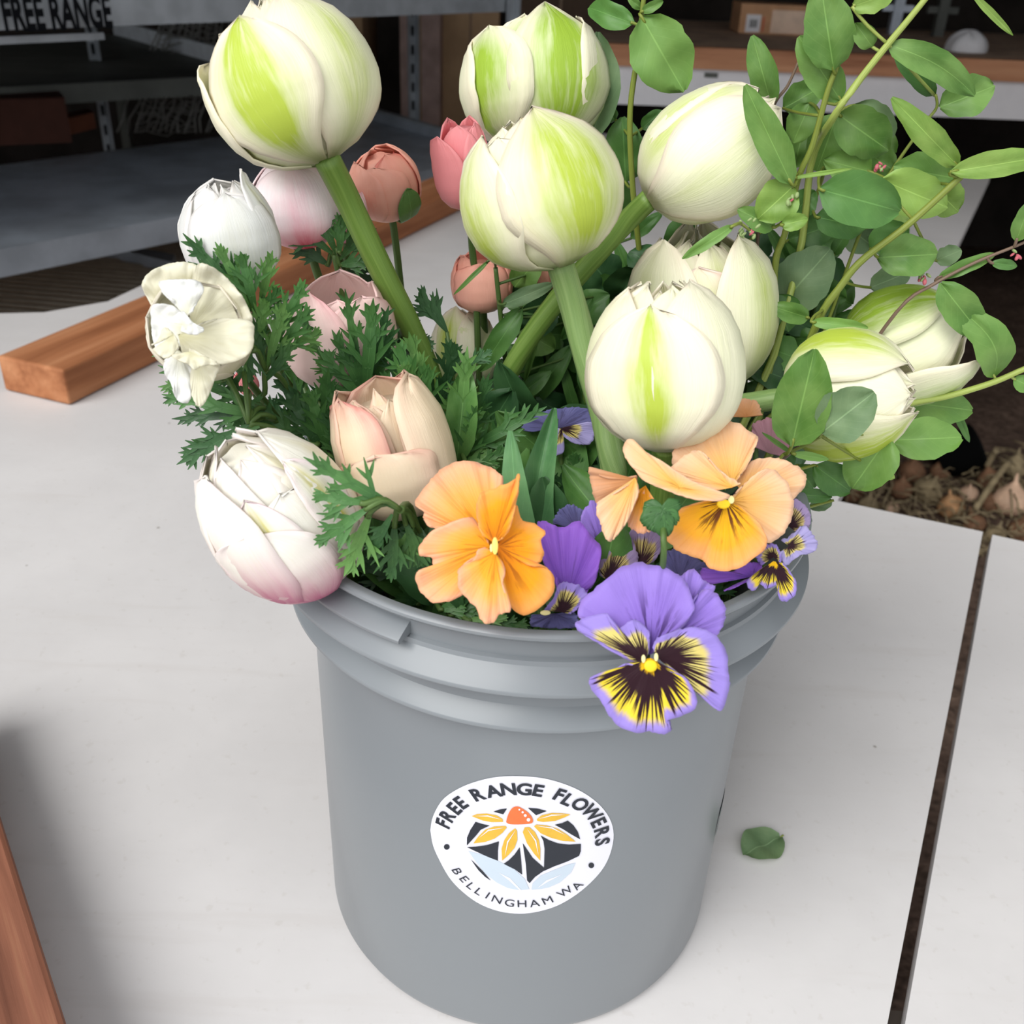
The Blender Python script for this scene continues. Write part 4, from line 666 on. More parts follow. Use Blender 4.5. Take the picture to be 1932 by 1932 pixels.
# ---------------------------------------------------------------- traced petals
def traced(parent, name, base, outline, d0, mat, tilt=(0, 0), cup=0.0, ruf=0.0, rf=9, N=72, NV=14, closed=False, jag=2.0, bd=0.0, cols=(0, 0, 0), thick=0.0006, relief=0.03):
    """petal whose rim follows the given outline; base/outline in photo pixels at depth d0, tilted and cupped in depth"""
    sc_ = d0 / FPX; O = [Vector((p[0], p[1], 0)) for p in outline]
    if closed: O = O + O[:1]
    R_ = crv(O, N); B = Vector((base[0], base[1], 0)); seed = random.uniform(0, 99)
    for i, p in enumerate(R_): R_[i] = p + (p - B).normalized() * (jag * (1.6 * noise.noise((i * 0.35, seed, 0)) + 1.3 * noise.noise((i * 0.9, seed, 5))))
    L_ = max((p - B).length for p in R_)
    def pos(i, j):
        q = j / (NV - 1); p = B + (R_[i] - B) * q; dx, dy = p.x - B.x, p.y - B.y; rr = (p - B).length / L_
        dd = d0 + bd + (dx * tilt[0] + dy * tilt[1]) * sc_ + cup * L_ * sc_ * (rr ** 2) + ruf * L_ * sc_ * q * q * (0.75 * math.sin(i / (N - 1) * rf * 6.283 + seed) * 0.6 + noise.noise((i * 0.3, seed, q)) * 0.6) + relief * L_ * sc_ * noise.noise((p.x * 4.5 / L_, p.y * 4.5 / L_, seed)) * q
        return PD(p.x, p.y, dd)
    g = G(); g.grid(pos, N, NV, lambda i, j: (i / (N - 1), j / (NV - 1)), (lambda i, j: cols) if not callable(cols) else (lambda i, j: cols(i / (N - 1), j / (NV - 1))))
    o = g.build(name, MAT[mat], parent)
    if thick: md = o.modifiers.new('thick', 'SOLIDIFY'); md.thickness = thick; md.offset = 0
    return o
C5 = lambda L: [(750 + .3623 * x, 850 + .3623 * y) for x, y in L]
C1 = lambda L: [(800 + .3623 * x, 500 + .3623 * y) for x, y in L]
C2 = lambda L: [(1300 + .3624 * x, 450 + .3624 * y) for x, y in L]
CW = lambda L: [(.2588 * x, 400 + .2588 * y) for x, y in L]
# crumpled white anemone
p0 = PY(370, 620, -0.06); d0 = dep(p0)
t = empty('anemone', PY(760, 1160, -0.02), 'crumpled creamy white anemone with folded petals at the far left', 'anemone', AN)
stem(t, [PY(395, 640, -0.045), PY(470, 720, -0.02), PY(600, 900, -0.01), PY(740, 1130, -0.02)], 8, 'stem_dark')
for k, (base, ol, mt, dz, cup, tl) in enumerate((
    ((1320, 830), [(1110, 690), (1035, 540), (1080, 450), (1180, 395), (1300, 365), (1420, 380), (1440, 440), (1430, 600), (1400, 720)], 'anem_c', 0.004, -.25, (0, .2)),
    ((1380, 860), [(1400, 600), (1420, 450), (1450, 378), (1520, 390), (1640, 470), (1740, 580), (1810, 700), (1835, 810), (1700, 850)], 'anem_c', 0.0, -.2, (.2, .1)),
    ((1300, 900), [(1380, 860), (1500, 800), (1650, 775), (1830, 800), (1852, 900), (1830, 1010), (1740, 1080), (1600, 1110), (1480, 1100), (1330, 1050)], 'anem_c', -0.006, -.25, (.15, -.1)),
    ((1330, 860), [(1330, 740), (1250, 680), (1110, 685), (1105, 850), (1130, 980), (1190, 1045), (1260, 1050), (1310, 980)], 'anem_w', -0.004, -.1, (-.2, 0)),
    ((1360, 760), [(1270, 640), (1190, 590), (1165, 510), (1300, 492), (1430, 500), (1485, 560), (1440, 650), (1405, 720)], 'anem_w', -0.011, .2, (0, .3)),
    ((1330, 820), [(1220, 800), (1330, 725), (1400, 800), (1490, 855), (1420, 895), (1320, 870)], 'anem_w', -0.014, .2, (0, -.2)),
    ((1300, 1010), [(1200, 1080), (1195, 1160), (1250, 1260), (1280, 1350), (1330, 1392), (1385, 1370), (1395, 1250), (1400, 1120), (1340, 1050)], 'anem_w', -0.004, .15, (0, -.15)),
    ((1440, 1040), [(1395, 1120), (1390, 1250), (1410, 1370), (1460, 1420), (1510, 1360), (1560, 1230), (1605, 1105), (1520, 1090)], 'anem_c', -0.005, .2, (0, -.15)),
    ((1260, 900), [(1105, 970), (1150, 940), (1190, 850), (1230, 855), (1285, 920), (1300, 985), (1240, 1055), (1180, 1060), (1110, 1000)], 'anem_c', -0.012, .2, (0, 0)),
    ((1380, 1020), [(1250, 1040), (1290, 1080), (1370, 1110), (1420, 1150), (1480, 1120), (1590, 1110), (1500, 1050), (1380, 990)], 'anem_c', -0.012, .1, (0, 0)))):
    traced(t, 'petal', CW([base])[0], CW(ol), d0 + dz * 1.6, mt, tl, cup, .05, 2, cols=lambda u, v: (.35 * (1 - v), .25 * v * abs(u - .5), .5 * (1 - v) ** 3), jag=.7, relief=.16)
# petals behind so that the head reads as a full bloom
fr = bud_frame((405, 640, -0.03), (350, 610, -0.075)); R = 92 * dep(fr[0]) / FPX
for k in range(5): petal(t, fr, R * .93, k * 72 + 20, 50, vtop=.75, mat='anem_c', prof=prof_cup, green=.2, point=.1)
# ---------------------------------------------------------------- pansies
PG = 'pansies along the bucket rim'
def pansy(label, cpx, Y, petals, stem_pts, eye=None, stem_r=5, foot_px=None):
    c = PY(*cpx, Y); t = empty('pansy', PY(*stem_pts[-1]) if stem_pts else c, label, 'pansy', PG); d0 = dep(c)
    if stem_pts: stem(t, [c + FWD * 0.008] + [PY(*p) for p in stem_pts], stem_r, 'stem_dark', 18)
    for q in petals:
        base, ol, mt, dz = q[:4]; kw = q[4] if len(q) > 4 else {}; kw = dict(dict(ruf=.085, rf=5), **kw)
        traced(t, 'petal', base, ol, d0 + dz, 'p_' + mt, **kw)
    if eye:
        for (px, py, rx, ry, mt, dz) in eye:
            k = d0 / FPX; cc = PD(px, py, d0 + dz); g = G()
            g.grid(lambda i, j: cc + CR * (rx * k * math.cos(i * math.pi / 8) * math.sin(j * math.pi / 6)) + CU * (ry * k * math.sin(i * math.pi / 8) * math.sin(j * math.pi / 6)) - FWD * (min(rx, ry) * k * 0.35 * math.cos(j * math.pi / 6)), 17, 7); g.build('eye', MAT[mt], t)
    return t
MAT['eye_y'] = plain('pansy_eye_yellow', S((248, 208, 40)), 0.5); MAT['eye_p'] = plain('pansy_pistil_cream', S((248, 214, 110)), 0.5); MAT['eye_w'] = plain('pansy_white_beard', S((236, 226, 160)), 0.7); MAT['eye_k'] = plain('pansy_dark', S((60, 30, 20)), 0.6)
pansy('apricot orange pansy hanging over the front rim, left of the violet ones', (933, 1035), -0.115, [
    (C5([(500, 490)])[0], C5([(385, 345), (195, 400), (140, 360), (140, 320), (92, 280), (110, 235), (170, 160), (240, 90), (350, 55), (450, 75), (520, 115), (548, 160), (520, 300)]), 'orange', 0.008, dict(tilt=(.1, -.2), cup=.1)),
    (C5([(480, 500)])[0], C5([(415, 560), (350, 590), (322, 640), (348, 740), (270, 785), (190, 790), (130, 755), (98, 680), (105, 630), (180, 605), (170, 555), (110, 545), (120, 490), (170, 430), (260, 380), (380, 345), (430, 420), (470, 470)]), 'orange', 0.004, dict(cup=-.1)),
    (C5([(505, 480)])[0], C5([(440, 440), (418, 370), (415, 280), (440, 220), (520, 190), (600, 160), (632, 122), (630, 200), (615, 280), (600, 360), (570, 430), (535, 465)]), 'orange_hot', 0.0, dict(tilt=(-.1, .5), cup=.2)),
    (C5([(522, 500)])[0], C5([(540, 460), (590, 390), (620, 285), (645, 360), (720, 380), (770, 430), (740, 470), (762, 540), (740, 585), (680, 592), (705, 603), (780, 612), (818, 680), (800, 760), (720, 830), (650, 852), (600, 822), (560, 760), (545, 700), (552, 640), (535, 560)]), 'orange_hot', 0.002, dict(tilt=(.25, 0), cup=.0)),
    (C5([(508, 535)])[0], C5([(540, 575), (560, 640), (548, 700), (570, 770), (590, 832), (545, 850), (530, 850), (490, 902), (440, 890), (400, 810), (330, 740), (313, 660), (330, 610), (400, 565), (415, 520), (450, 505)]), 'orange', -0.003, dict(cup=-.15, tilt=(0, -.1)))],
    [(945, 1100, -0.09), (950, 1200, -0.07), (950, 1300, -0.05)], [(934, 1030, 6, 17, 'eye_p', -0.005), (927, 1034, 3, 8, 'eye_w', -0.004)])
pansy('violet pansy with dark whiskered yellow face hanging over the front of the rim', (1228, 1250), -0.138, [
    (C5([(1480, 900)])[0], C5([(1440, 700), (1480, 650), (1540, 618), (1600, 680), (1652, 712), (1600, 780), (1545, 830)]), 'violet', 0.016, dict(tilt=(.2, -.2))),
    (C5([(1400, 1000)])[0], C5([(1480, 900), (1530, 850), (1550, 770), (1600, 725), (1660, 750), (1708, 830), (1690, 920), (1650, 972), (1560, 1000)]), 'violet', 0.011, dict(tilt=(.2, -.1))),
    (C5([(1318, 1060)])[0], C5([(1290, 960), (1200, 910), (1100, 880), (1000, 875), (943, 862), (955, 790), (1040, 705), (1150, 620), (1240, 583), (1330, 597), (1390, 607), (1460, 650), (1505, 700), (1548, 800), (1532, 850), (1480, 920), (1400, 960), (1340, 1020)]), 'violet', 0.006, dict(tilt=(0, -.25), cup=.05)),
    (C5([(1285, 1095)])[0], C5([(1240, 1108), (1150, 1065), (1060, 1010), (960, 950), (922, 910), (960, 880), (1080, 848), (1100, 890), (1140, 930), (1200, 892), (1240, 878), (1300, 930), (1312, 970), (1305, 1050)]), 'face_side', 0.002, dict(tilt=(-.1, -.1))),
    (C5([(1355, 1075)])[0], C5([(1330, 1030), (1350, 980), (1420, 950), (1510, 922), (1590, 928), (1660, 970), (1712, 1050), (1722, 1150), (1728, 1220), (1692, 1347), (1640, 1330), (1560, 1240), (1480, 1180), (1400, 1115)]), 'face_side', 0.001, dict(tilt=(.1, -.1))),
    (C5([(1320, 1085)])[0], C5([(1255, 1125), (1180, 1115), (1120, 1145), (1008, 1180), (1015, 1240), (1060, 1310), (1110, 1390), (1160, 1440), (1240, 1470), (1320, 1462), (1380, 1477), (1428, 1450), (1400, 1410), (1470, 1385), (1542, 1350), (1552, 1280), (1505, 1190), (1440, 1160), (1385, 1125)]), 'face', -0.003, dict(tilt=(0, .1), cup=-.08, rf=8, ruf=.06))],
    [(1240, 1180, -0.10), (1240, 1250, -0.08), (1220, 1400, -0.06)], [(*C5([(1318, 1122)])[0], 13, 12, 'eye_y', -0.004), (*C5([(1281, 1085)])[0], 4, 8, 'eye_w', -0.004), (*C5([(1347, 1076)])[0], 4, 8, 'eye_w', -0.004)])
pansy('golden orange pansy with dark whiskers facing forward under the front tulip', (1366, 950), -0.085, [
    ((1400, 930), [(1385, 905), (1395, 888), (1430, 865), (1480, 868), (1521, 897), (1512, 925), (1490, 945), (1440, 960)], 'orange_pale', 0.014, dict(tilt=(.2, -.1))),
    (C1([(1600, 1150)])[0], C1([(1500, 1060), (1420, 1010), (1300, 1045), (1305, 950), (1360, 900), (1440, 840), (1500, 803), (1600, 810), (1700, 868), (1737, 900), (1720, 960), (1680, 1050), (1640, 1105)]), 'orange_pale', 0.010, dict(tilt=(0, -.2))),
    (C1([(1600, 1230)])[0], C1([(1640, 1290), (1700, 1350), (1780, 1442), (1860, 1410), (1910, 1320), (1917, 1220), (1880, 1120), (1810, 1063), (1740, 1080), (1670, 1140), (1615, 1195)]), 'orange_pale', 0.004, dict(tilt=(.2, 0))),
    (C1([(1570, 1230)])[0], C1([(1500, 1215), (1400, 1245), (1290, 1290), (1215, 1370), (1270, 1440), (1330, 1500), (1440, 1530), (1480, 1570), (1580, 1592), (1680, 1560), (1783, 1470), (1772, 1390), (1720, 1320), (1640, 1255)]), 'orange_gold', 0.0, dict(cup=-.1, tilt=(0, -.1), rf=4))],
    [(1370, 1000, -0.06), (1360, 1100, -0.05), (1330, 1250, -0.04)], [(*C1([(1560, 1245)])[0], 13, 9, 'eye_y', -0.004), (*C1([(1600, 1222)])[0], 6, 8, 'eye_w', -0.004)])
t = pansy('pale apricot pansy seen from behind with green sepals, below the thick stem', (1256, 965), -0.10, [
    (C1([(1600, 1160)])[0], C1([(1500, 1175), (1400, 1135), (1300, 1080), (1285, 1050), (1390, 978), (1450, 975), (1520, 1050), (1590, 1105), (1648, 1140)]), 'orange_pale', 0.006, dict(tilt=(0, -.3))),
    (C1([(1330, 1160)])[0], C1([(1090, 1060), (1040, 990), (1050, 920), (1085, 907), (1130, 960), (1220, 1010), (1300, 1065), (1400, 1125), (1500, 1165), (1592, 1200), (1540, 1227), (1430, 1225), (1330, 1200), (1240, 1165), (1150, 1125)]), 'orange_pale', 0.0, dict(closed=True, cup=.15, ruf=.04)),
    (C1([(1150, 1150)])[0], C1([(1140, 1190), (1200, 1230), (1203, 1350), (1150, 1397), (1090, 1380), (1060, 1330), (1080, 1200)]), 'orange', 0.008),
    (C1([(1110, 1120)])[0], C1([(1110, 1095), (1000, 1112), (920, 1100), (860, 1053), (862, 1100), (880, 1190), (910, 1260), (980, 1240), (1060, 1160)]), 'orange_dusky', 0.004, dict(tilt=(-.2, .2))),
    (C1([(1100, 1110)])[0], C1([(1060, 1150), (960, 1210), (900, 1250), (920, 1360), (960, 1442), (1010, 1400), (1060, 1330), (1112, 1200), (1112, 1140)]), 'orange_pale', 0.002, dict(tilt=(-.1, -.1), cup=-.1))],
    [(1252, 1010, -0.11), (1250, 1070, -0.11), (1245, 1180, -0.10), (1230, 1350, -0.08)], None, 6)
for k, (x, y) in enumerate(((1212, 985), (1228, 1000), (1255, 1010), (1278, 985), (1283, 950), (1215, 955))):
    d_ = dep(PY(1250, 965, -0.10)) - 0.006; bx, by = 1250, 962; nx, ny = -(y - by) * .35, (x - bx) * .35
    traced(t, 'sepal', (bx, by), [(bx + nx * .5, by + ny * .5), ((x + bx) / 2 + nx * 1.3, (y + by) / 2 + ny * 1.3), (x + nx * .6, y + ny * .6), (x, y), (x - nx * .6, y - ny * .6), ((x + bx) / 2 - nx * 1.3, (y + by) / 2 - ny * 1.3), (bx - nx * .5, by - ny * .5)], d_, 'fern', (0, 0), .2, .1, N=20, NV=6)
pansy('deep violet pansy standing between the orange pansy and the front violet one', (1075, 1100), -0.10, [
    (C5([(880, 790)])[0], C5([(830, 720), (820, 640), (770, 600), (735, 480), (730, 380), (780, 372), (850, 402), (940, 373), (1000, 430), (1058, 500), (1052, 600), (1025, 690), (980, 740)]), 'violet_deep', 0.004, dict(tilt=(0, -.2))),
    (C5([(850, 840)])[0], C5([(760, 832), (810, 770), (850, 690), (940, 700), (985, 750), (940, 820), (900, 850)]), 'face_side', 0.0),
    (C5([(820, 850)])[0], C5([(700, 855), (690, 900), (720, 920), (840, 925), (930, 918), (935, 860), (900, 840)]), 'slate', 0.002, dict(tilt=(0, .3)))],
    [(1075, 1160, -0.085), (1070, 1300, -0.06)], [(*C5([(770, 845)])[0], 10, 5, 'eye_w', -0.003)])
pansy('small slate-blue pansy in shade right of the dark tulip leaves', (1055, 820), -0.0, [
    (C1([(700, 850)])[0], C1([(560, 870), (500, 850), (530, 810), (600, 770), (680, 752), (760, 742), (820, 738), (892, 780), (880, 815), (800, 835)]), 'slate', 0.003, dict(tilt=(0, -.2))),
    (C1([(720, 850)])[0], C1([(690, 850), (680, 930), (662, 1003), (725, 972), (730, 900), (790, 932), (862, 932), (898, 870), (882, 818), (800, 832)]), 'lilac_face', 0.0, dict(tilt=(0, .2))), ],
    [(1060, 900, 0.0), (1060, 1000, 0.0), (1060, 1150, -0.01)])
pansy('faded purple and brown pansy tucked under the pale apricot one', (1180, 1070), -0.085, [
    (C1([(930, 1480)])[0], C1([(860, 1420), (812, 1330), (850, 1250), (890, 1228), (920, 1300), (952, 1380), (965, 1470)]), 'violet', 0.008),
    (C1([(800, 1380)])[0], C1([(670, 1345), (700, 1280), (760, 1250), (832, 1280), (850, 1340)]), 'slate', 0.014),
    (C1([(960, 1640)])[0], C1([(920, 1620), (903, 1560), (960, 1470), (1000, 1400), (1060, 1398), (1102, 1470), (1112, 1540), (1060, 1600)]), 'face_dull', 0.002, dict(tilt=(0, -.2))),
    (C1([(1120, 1580)])[0], C1([(1085, 1500), (1055, 1430), (1100, 1358), (1180, 1370), (1242, 1400), (1235, 1480), (1195, 1545)]), 'face_dull', 0.005, dict(tilt=(0, -.2))),
    (C1([(1330, 1640)])[0], C1([(1250, 1580), (1255, 1500), (1320, 1480), (1420, 1530), (1480, 1570), (1440, 1610)]), 'slate', 0.008)],
    [(1185, 1130, -0.075), (1180, 1300, -0.06)])
pansy('yellow-lipped violet pansy with dark blotch on the right rim', (1462, 1075), -0.088, [
    (C2([(330, 1760)])[0], C2([(110, 1800), (60, 1760), (80, 1715), (200, 1740), (300, 1690), (365, 1685), (375, 1720), (320, 1775), (240, 1815), (180, 1835)]), 'violet_deep', 0.004, dict(tilt=(0, -.2))),
    (C2([(440, 1660)])[0], C2([(380, 1700), (350, 1660), (370, 1610), (440, 1590), (480, 1640), (480, 1690)]), 'face_side', 0.004),
    (C2([(440, 1680)])[0], C2([(380, 1720), (298, 1790), (330, 1835), (370, 1800), (400, 1822), (460, 1810), (470, 1870), (500, 1888), (550, 1852), (557, 1790), (530, 1740), (490, 1690)]), 'face', 0.0, dict(tilt=(0, .1)))],
    [(1420, 1060, -0.075), (1360, 1150, -0.05), (1330, 1250, -0.04)])
pansy('ruffled lilac pansy with yellow whiskers at the right end of the rim', (1500, 990), -0.076, [
    (C2([(520, 1500)])[0], C2([(500, 1480), (520, 1430), (548, 1355), (612, 1400), (632, 1450), (622, 1505), (560, 1530)]), 'face_dull', 0.003),
    (C2([(520, 1600)])[0], C2([(480, 1570), (540, 1540), (595, 1498), (642, 1540), (668, 1590), (640, 1632), (560, 1662), (505, 1705), (468, 1640)]), 'lilac_face', 0.0, dict(ruf=.14, rf=7))],
    [(1455, 1010, -0.06), (1380, 1100, -0.04), (1340, 1250, -0.03)])
pansy('dusky mauve and brown pansy behind the golden one', (1430, 810), 0.0, [
    (C2([(300, 930)])[0], C2([(180, 930), (190, 895), (230, 850), (300, 832), (362, 858), (378, 920)]), 'orange_dusky', 0.006, dict(tilt=(0, -.3))),
    (C2([(420, 1120)])[0], C2([(330, 1080), (325, 990), (360, 950), (440, 937), (492, 990), (528, 1070), (492, 1135)]), 'mauve', 0.0, dict(tilt=(0, -.2)))],
    [(1425, 880, 0.0), (1400, 1000, 0.0), (1360, 1200, -0.01)])
# ================================================================= leaves
def leaf(parent, base, tip, wpx, Y, mat='leaf_a', dY=0.0, fold=0.12, bend=0.10, roll=0.0, shape=0.85, wavy=0.14, nu=9, nv=13, name='leaf', side=0.0):
    """oval leaf; base/tip in photo pixels, Y = distance back of the base, dY = how much further back the tip is"""
    b = base if isinstance(base, Vector) else PY(*base, Y); t = PY(*tip, Y + dY); ax = t - b; L = ax.length; ax.normalize(); w_ = wpx / 2 * dep((b + t) / 2) / FPX; seed = random.uniform(0, 99)
    nrm = (CAM - (b + t) / 2).normalized(); sd = ax.cross(nrm).normalized(); nrm = sd.cross(ax).normalized(); sd, nrm = sd * math.cos(roll) + nrm * math.sin(roll), nrm * math.cos(roll) - sd * math.sin(roll)
    def pos(i, j):
        s = -1 + 2 * i / (nu - 1); q = j / (nv - 1); wd = max(0.02, math.sin(math.pi * min(1, q * 0.985 + 0.008) ** shape)) ** 0.54 * w_ * 1.03 * (1 + wavy * noise.noise((q * 6, s * 1.2 + seed, seed)))
        if q < 0.06: wd *= 0.5
        h = fold * w_ * 1.6 * abs(s) * wd / w_ - bend * L * math.sin(math.pi * q) * -1 + 0.28 * w_ * noise.noise((s * 1.5 + seed, q * 3, seed))
        return b + ax * (L * q) + sd * (s * wd + side * L * math.sin(math.pi * q)) + nrm * h
    g = G(); g.grid(pos, nu, nv); return g.build(name, MAT[mat], parent)
SG = 'snowberry branches on the right'
X3 = lambda x, y: (1150 + .4048 * x, .4048 * y)
X2 = lambda x, y: (1300 + .3624 * x, 450 + .3624 * y)
def branch(label, pts, r, mat, leaves, cv, Y, taper=0.35, extra=None):
    """pts from tip to foot: (x, y) in crop coordinates or Vector"""
    P = [PY(*cv(*p[:2]), p[2] if len(p) > 2 else Y) for p in pts]; t = empty('snowberry_branch', P[-1], label, 'branch', SG)
    P = P[:1] + [inb(p) for p in P[1:]]; c = [inb(p) if k < 24 else p for k, p in enumerate(crv(P[::-1], 30))]; r0 = r * dep(P[0]) / FPX; g = G(); g.tube(c, lambda q: r0 * (1 - taper * q), 8); g.build('twig', MAT[mat], t)
    for lf in leaves:
        bx, by, tx, ty, w_ = lf[:5]; kw = lf[5] if len(lf) > 5 else {}; kw = dict(kw); yy = kw.pop('Y', Y) + random.uniform(-.004, .004)
        o = leaf(t, cv(bx, by), cv(tx, ty), w_ * (.4048 if cv is X3 else .3624), yy, **kw)
        # petiole from the nearest point of the twig
        b = PY(*cv(bx, by), yy); q = min(c, key=lambda p: (p - b).length)
        if 0.002 < (q - b).length < 0.12: g = G(); g.tube(crv([q, (q + b) / 2 + (PY(*cv(tx, ty), yy) - b) * -0.05, b, b + (PY(*cv(tx, ty), yy) - b) * 0.08], 7), 0.0007, 6); g.build('petiole', MAT[mat], t)
    return t
def buds(parent, px, py, Y, n=9, r=10, pink=0.4):
    c = PY(px, py, Y); k = dep(c) / FPX
    for q in range(n):
        p = c + CR * random.uniform(-r, r) * k + CU * random.uniform(-r, r) * k - FWD * random.uniform(-2, 6) * k; s_ = random.uniform(3.0, 4.6) * k; d_ = (CU + CR * random.uniform(-1, 1)).normalized(); g = G()
        g.grid(lambda i, j: p + d_ * (s_ * 1.5 * -math.cos(j * math.pi / 6)) + (CR * math.cos(i * math.pi / 4) + FWD * math.sin(i * math.pi / 4)) * s_ * math.sin(j * math.pi / 6), 9, 7); g.build('flower_bud', MAT['bud_p'] if random.random() < pink else MAT['bud_g'], parent)
MAT['bud_p'] = plain('pink_bud', S((178, 92, 100)), 0.5); MAT['bud_g'] = plain('green_bud', S((140, 160, 104)), 0.5)
random.seed(21)
D = 'leaf_d'; Gr = 'leaf_g'; Yg = 'leaf_y'
branch('upright snowberry twig with one big rounded leaf right of the top tulip', [(165, -60), (150, 80), (130, 260), (95, 540), (110, 900), (160, 1500), (150, 2600, 0.06)], 7, 'twig_o', [
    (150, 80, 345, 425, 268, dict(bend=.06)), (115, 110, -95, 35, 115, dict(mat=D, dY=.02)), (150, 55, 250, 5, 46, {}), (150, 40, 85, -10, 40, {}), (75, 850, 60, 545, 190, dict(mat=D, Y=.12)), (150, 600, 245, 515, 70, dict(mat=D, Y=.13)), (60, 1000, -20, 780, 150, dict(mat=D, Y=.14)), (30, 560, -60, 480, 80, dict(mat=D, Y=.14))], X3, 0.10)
t = branch('snowberry branch with two broad leaves standing above the right tulip', [(1060, 310), (1015, 430), (945, 680), (880, 830), (820, 1080), (770, 1250), (750, 1700), (640, 2600, 0.02)], 8, 'twig_o', [
    (1045, 325, 985, -70, 222, dict(bend=.05)), (1078, 470, 882, 170, 160, dict(bend=.05, shape=.95)), (810, 505, 995, 400, 140, dict(Y=.09)), (935, 480, 855, 665, 140, dict(Y=.09)), (850, 860, 632, 398, 140, dict(mat='leaf_a', Y=.03, bend=.03)), (860, 865, 690, 1020, 185, dict(mat=Yg, Y=.03)), (800, 1050, 925, 1020, 78, dict(mat=Yg, Y=.03)), (770, 1060, 598, 975, 100, dict(Y=.04)),
    (850, 830, 1130, 785, 22, dict(mat=Yg, Y=.04, bend=0)), (790, 1430, 1030, 1160, 250, dict(mat=Gr, Y=.07, bend=.03)), (930, 1482, 750, 1425, 95, dict(Y=.05)), (830, 1120, 1060, 1040, 150, dict(mat=D, Y=.08)), (860, 990, 960, 890, 120, dict(mat=D, Y=.08))], X3, 0.06)
buds(t, *X3(850, 930), 0.03, 6, 9)
branch('brownish snowberry twig behind the right tulip with one upright leaf', [(880, 290), (830, 400), (760, 510), (700, 800), (660, 1400), (560, 2600, 0.05)], 4, 'twig_b', [(755, 490, 665, 165, 125, {}), (880, 300, 960, 180, 40, dict(Y=.10)), (740, 560, 640, 640, 120, dict(mat=D, Y=.11))], X3, 0.08)
branch('pale straight snowberry stem crossing the top right corner', [(1500, -40), (1390, 95), (1290, 215), (1160, 380), (1045, 545), (940, 760, .08), (860, 1300, .07), (640, 2600, 0.03)], 9, 'twig_y', [
    (1295, 205, 1700, 445, 135, dict(bend=.08, side=-.06)), (1515, 445, 1318, 215, 92, dict(mat=D, Y=.07)), (1130, 30, 1335, -40, 115, dict(mat=Yg)), (1225, 218, 1145, 108, 95, dict(fold=.3)), (1690, -30, 1880, 165, 34, dict(mat=Yg, bend=.02))], X3, 0.05)
branch('short snowberry fork with a rounded leaf at the upper right', [(1520, 440), (1525, 500), (1480, 560), (1430, 630), (1320, 790), (1200, 1000), (900, 1800), (640, 2600, .03)], 4, 'twig_o', [
    (1538, 500, 1795, 400, 175, dict(fold=.25)), (1320, 790, 1185, 700, 130, dict(Y=.09)), (1215, 800, 1000, 745, 150, dict(mat='leaf_a', Y=.08)), (1310, 800, 1010, 690, 170, dict(Y=.11))], X3, 0.07)
t = branch('olive snowberry branch ending in two long leaves at the right edge', [(1660, 800), (1630, 830), (1400, 1040), (1180, 1210), (1080, 1330), (980, 1480), (860, 1800), (640, 2600, .0)], 9, 'twig_o', [
    (1625, 775, 1315, 455, 118, dict(mat=Yg, bend=.08)), (1590, 800, 2060, 725, 118, dict(mat=Yg, bend=.06)), (1605, 830, 1325, 775, 185, dict(Y=.06)), (1500, 860, 1625, 985, 165, dict(mat=Yg, Y=.07)), (1265, 835, 1570, 965, 205, dict(mat=Yg, Y=.05)), (1250, 1200, 1525, 1185, 190, dict(Y=.05)), (1215, 1160, 1390, 1050, 145, dict(mat=D, Y=.06)), (1520, 1215, 1640, 1165, 90, dict(mat=Gr, Y=.08)), (1215, 1340, 1405, 1265, 120, dict(mat=Gr, Y=.09)), (940, 1500, 1205, 1528, 62, dict(mat='leaf_a', Y=.02, bend=.1))], X3, 0.04)
buds(t, *X3(1262, 785), 0.04, 7, 8, .6)
t = branch('leafy snowberry shoot in the middle of the right side with a broad dark leaf', [(1060, 540), (1000, 800), (940, 1000), (880, 1300), (800, 1800), (640, 2600, .02)], 5, 'twig_o', [
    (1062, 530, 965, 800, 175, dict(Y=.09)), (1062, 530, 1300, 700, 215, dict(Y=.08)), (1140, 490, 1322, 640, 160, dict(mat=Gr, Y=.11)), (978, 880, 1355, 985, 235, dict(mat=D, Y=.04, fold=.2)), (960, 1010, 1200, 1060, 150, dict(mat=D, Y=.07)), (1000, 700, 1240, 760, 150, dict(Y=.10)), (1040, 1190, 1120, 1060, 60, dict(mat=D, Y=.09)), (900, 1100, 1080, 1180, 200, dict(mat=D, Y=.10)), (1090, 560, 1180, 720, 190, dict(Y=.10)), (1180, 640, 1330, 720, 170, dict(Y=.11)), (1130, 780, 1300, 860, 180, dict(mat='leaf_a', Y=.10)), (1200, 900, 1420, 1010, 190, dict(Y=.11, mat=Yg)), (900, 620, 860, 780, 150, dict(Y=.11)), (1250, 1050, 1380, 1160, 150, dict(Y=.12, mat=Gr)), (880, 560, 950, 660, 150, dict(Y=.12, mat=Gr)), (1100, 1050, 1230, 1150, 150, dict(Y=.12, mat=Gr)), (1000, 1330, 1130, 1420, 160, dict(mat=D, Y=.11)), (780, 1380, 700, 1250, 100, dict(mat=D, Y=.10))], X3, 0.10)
buds(t, *X3(1110, 692), 0.08, 7, 9, .3)
t = branch('thin brown snowberry twig leaving the right edge of the picture', [(2050, 1070), (1932, 1130), (1860, 1160), (1700, 1225), (1510, 1325), (1350, 1440), (1100, 1800), (640, 2600, .0)], 4, 'twig_b', [
    (1530, 1295, 1800, 1182, 66, dict(mat='leaf_a')), (1895, 1125, 1965, 930, 80, {}), (1540, 1315, 1735, 1565, 160, dict(bend=.12)), (1780, 1225, 1900, 1240, 50, dict(mat=D))], X3, 0.05)
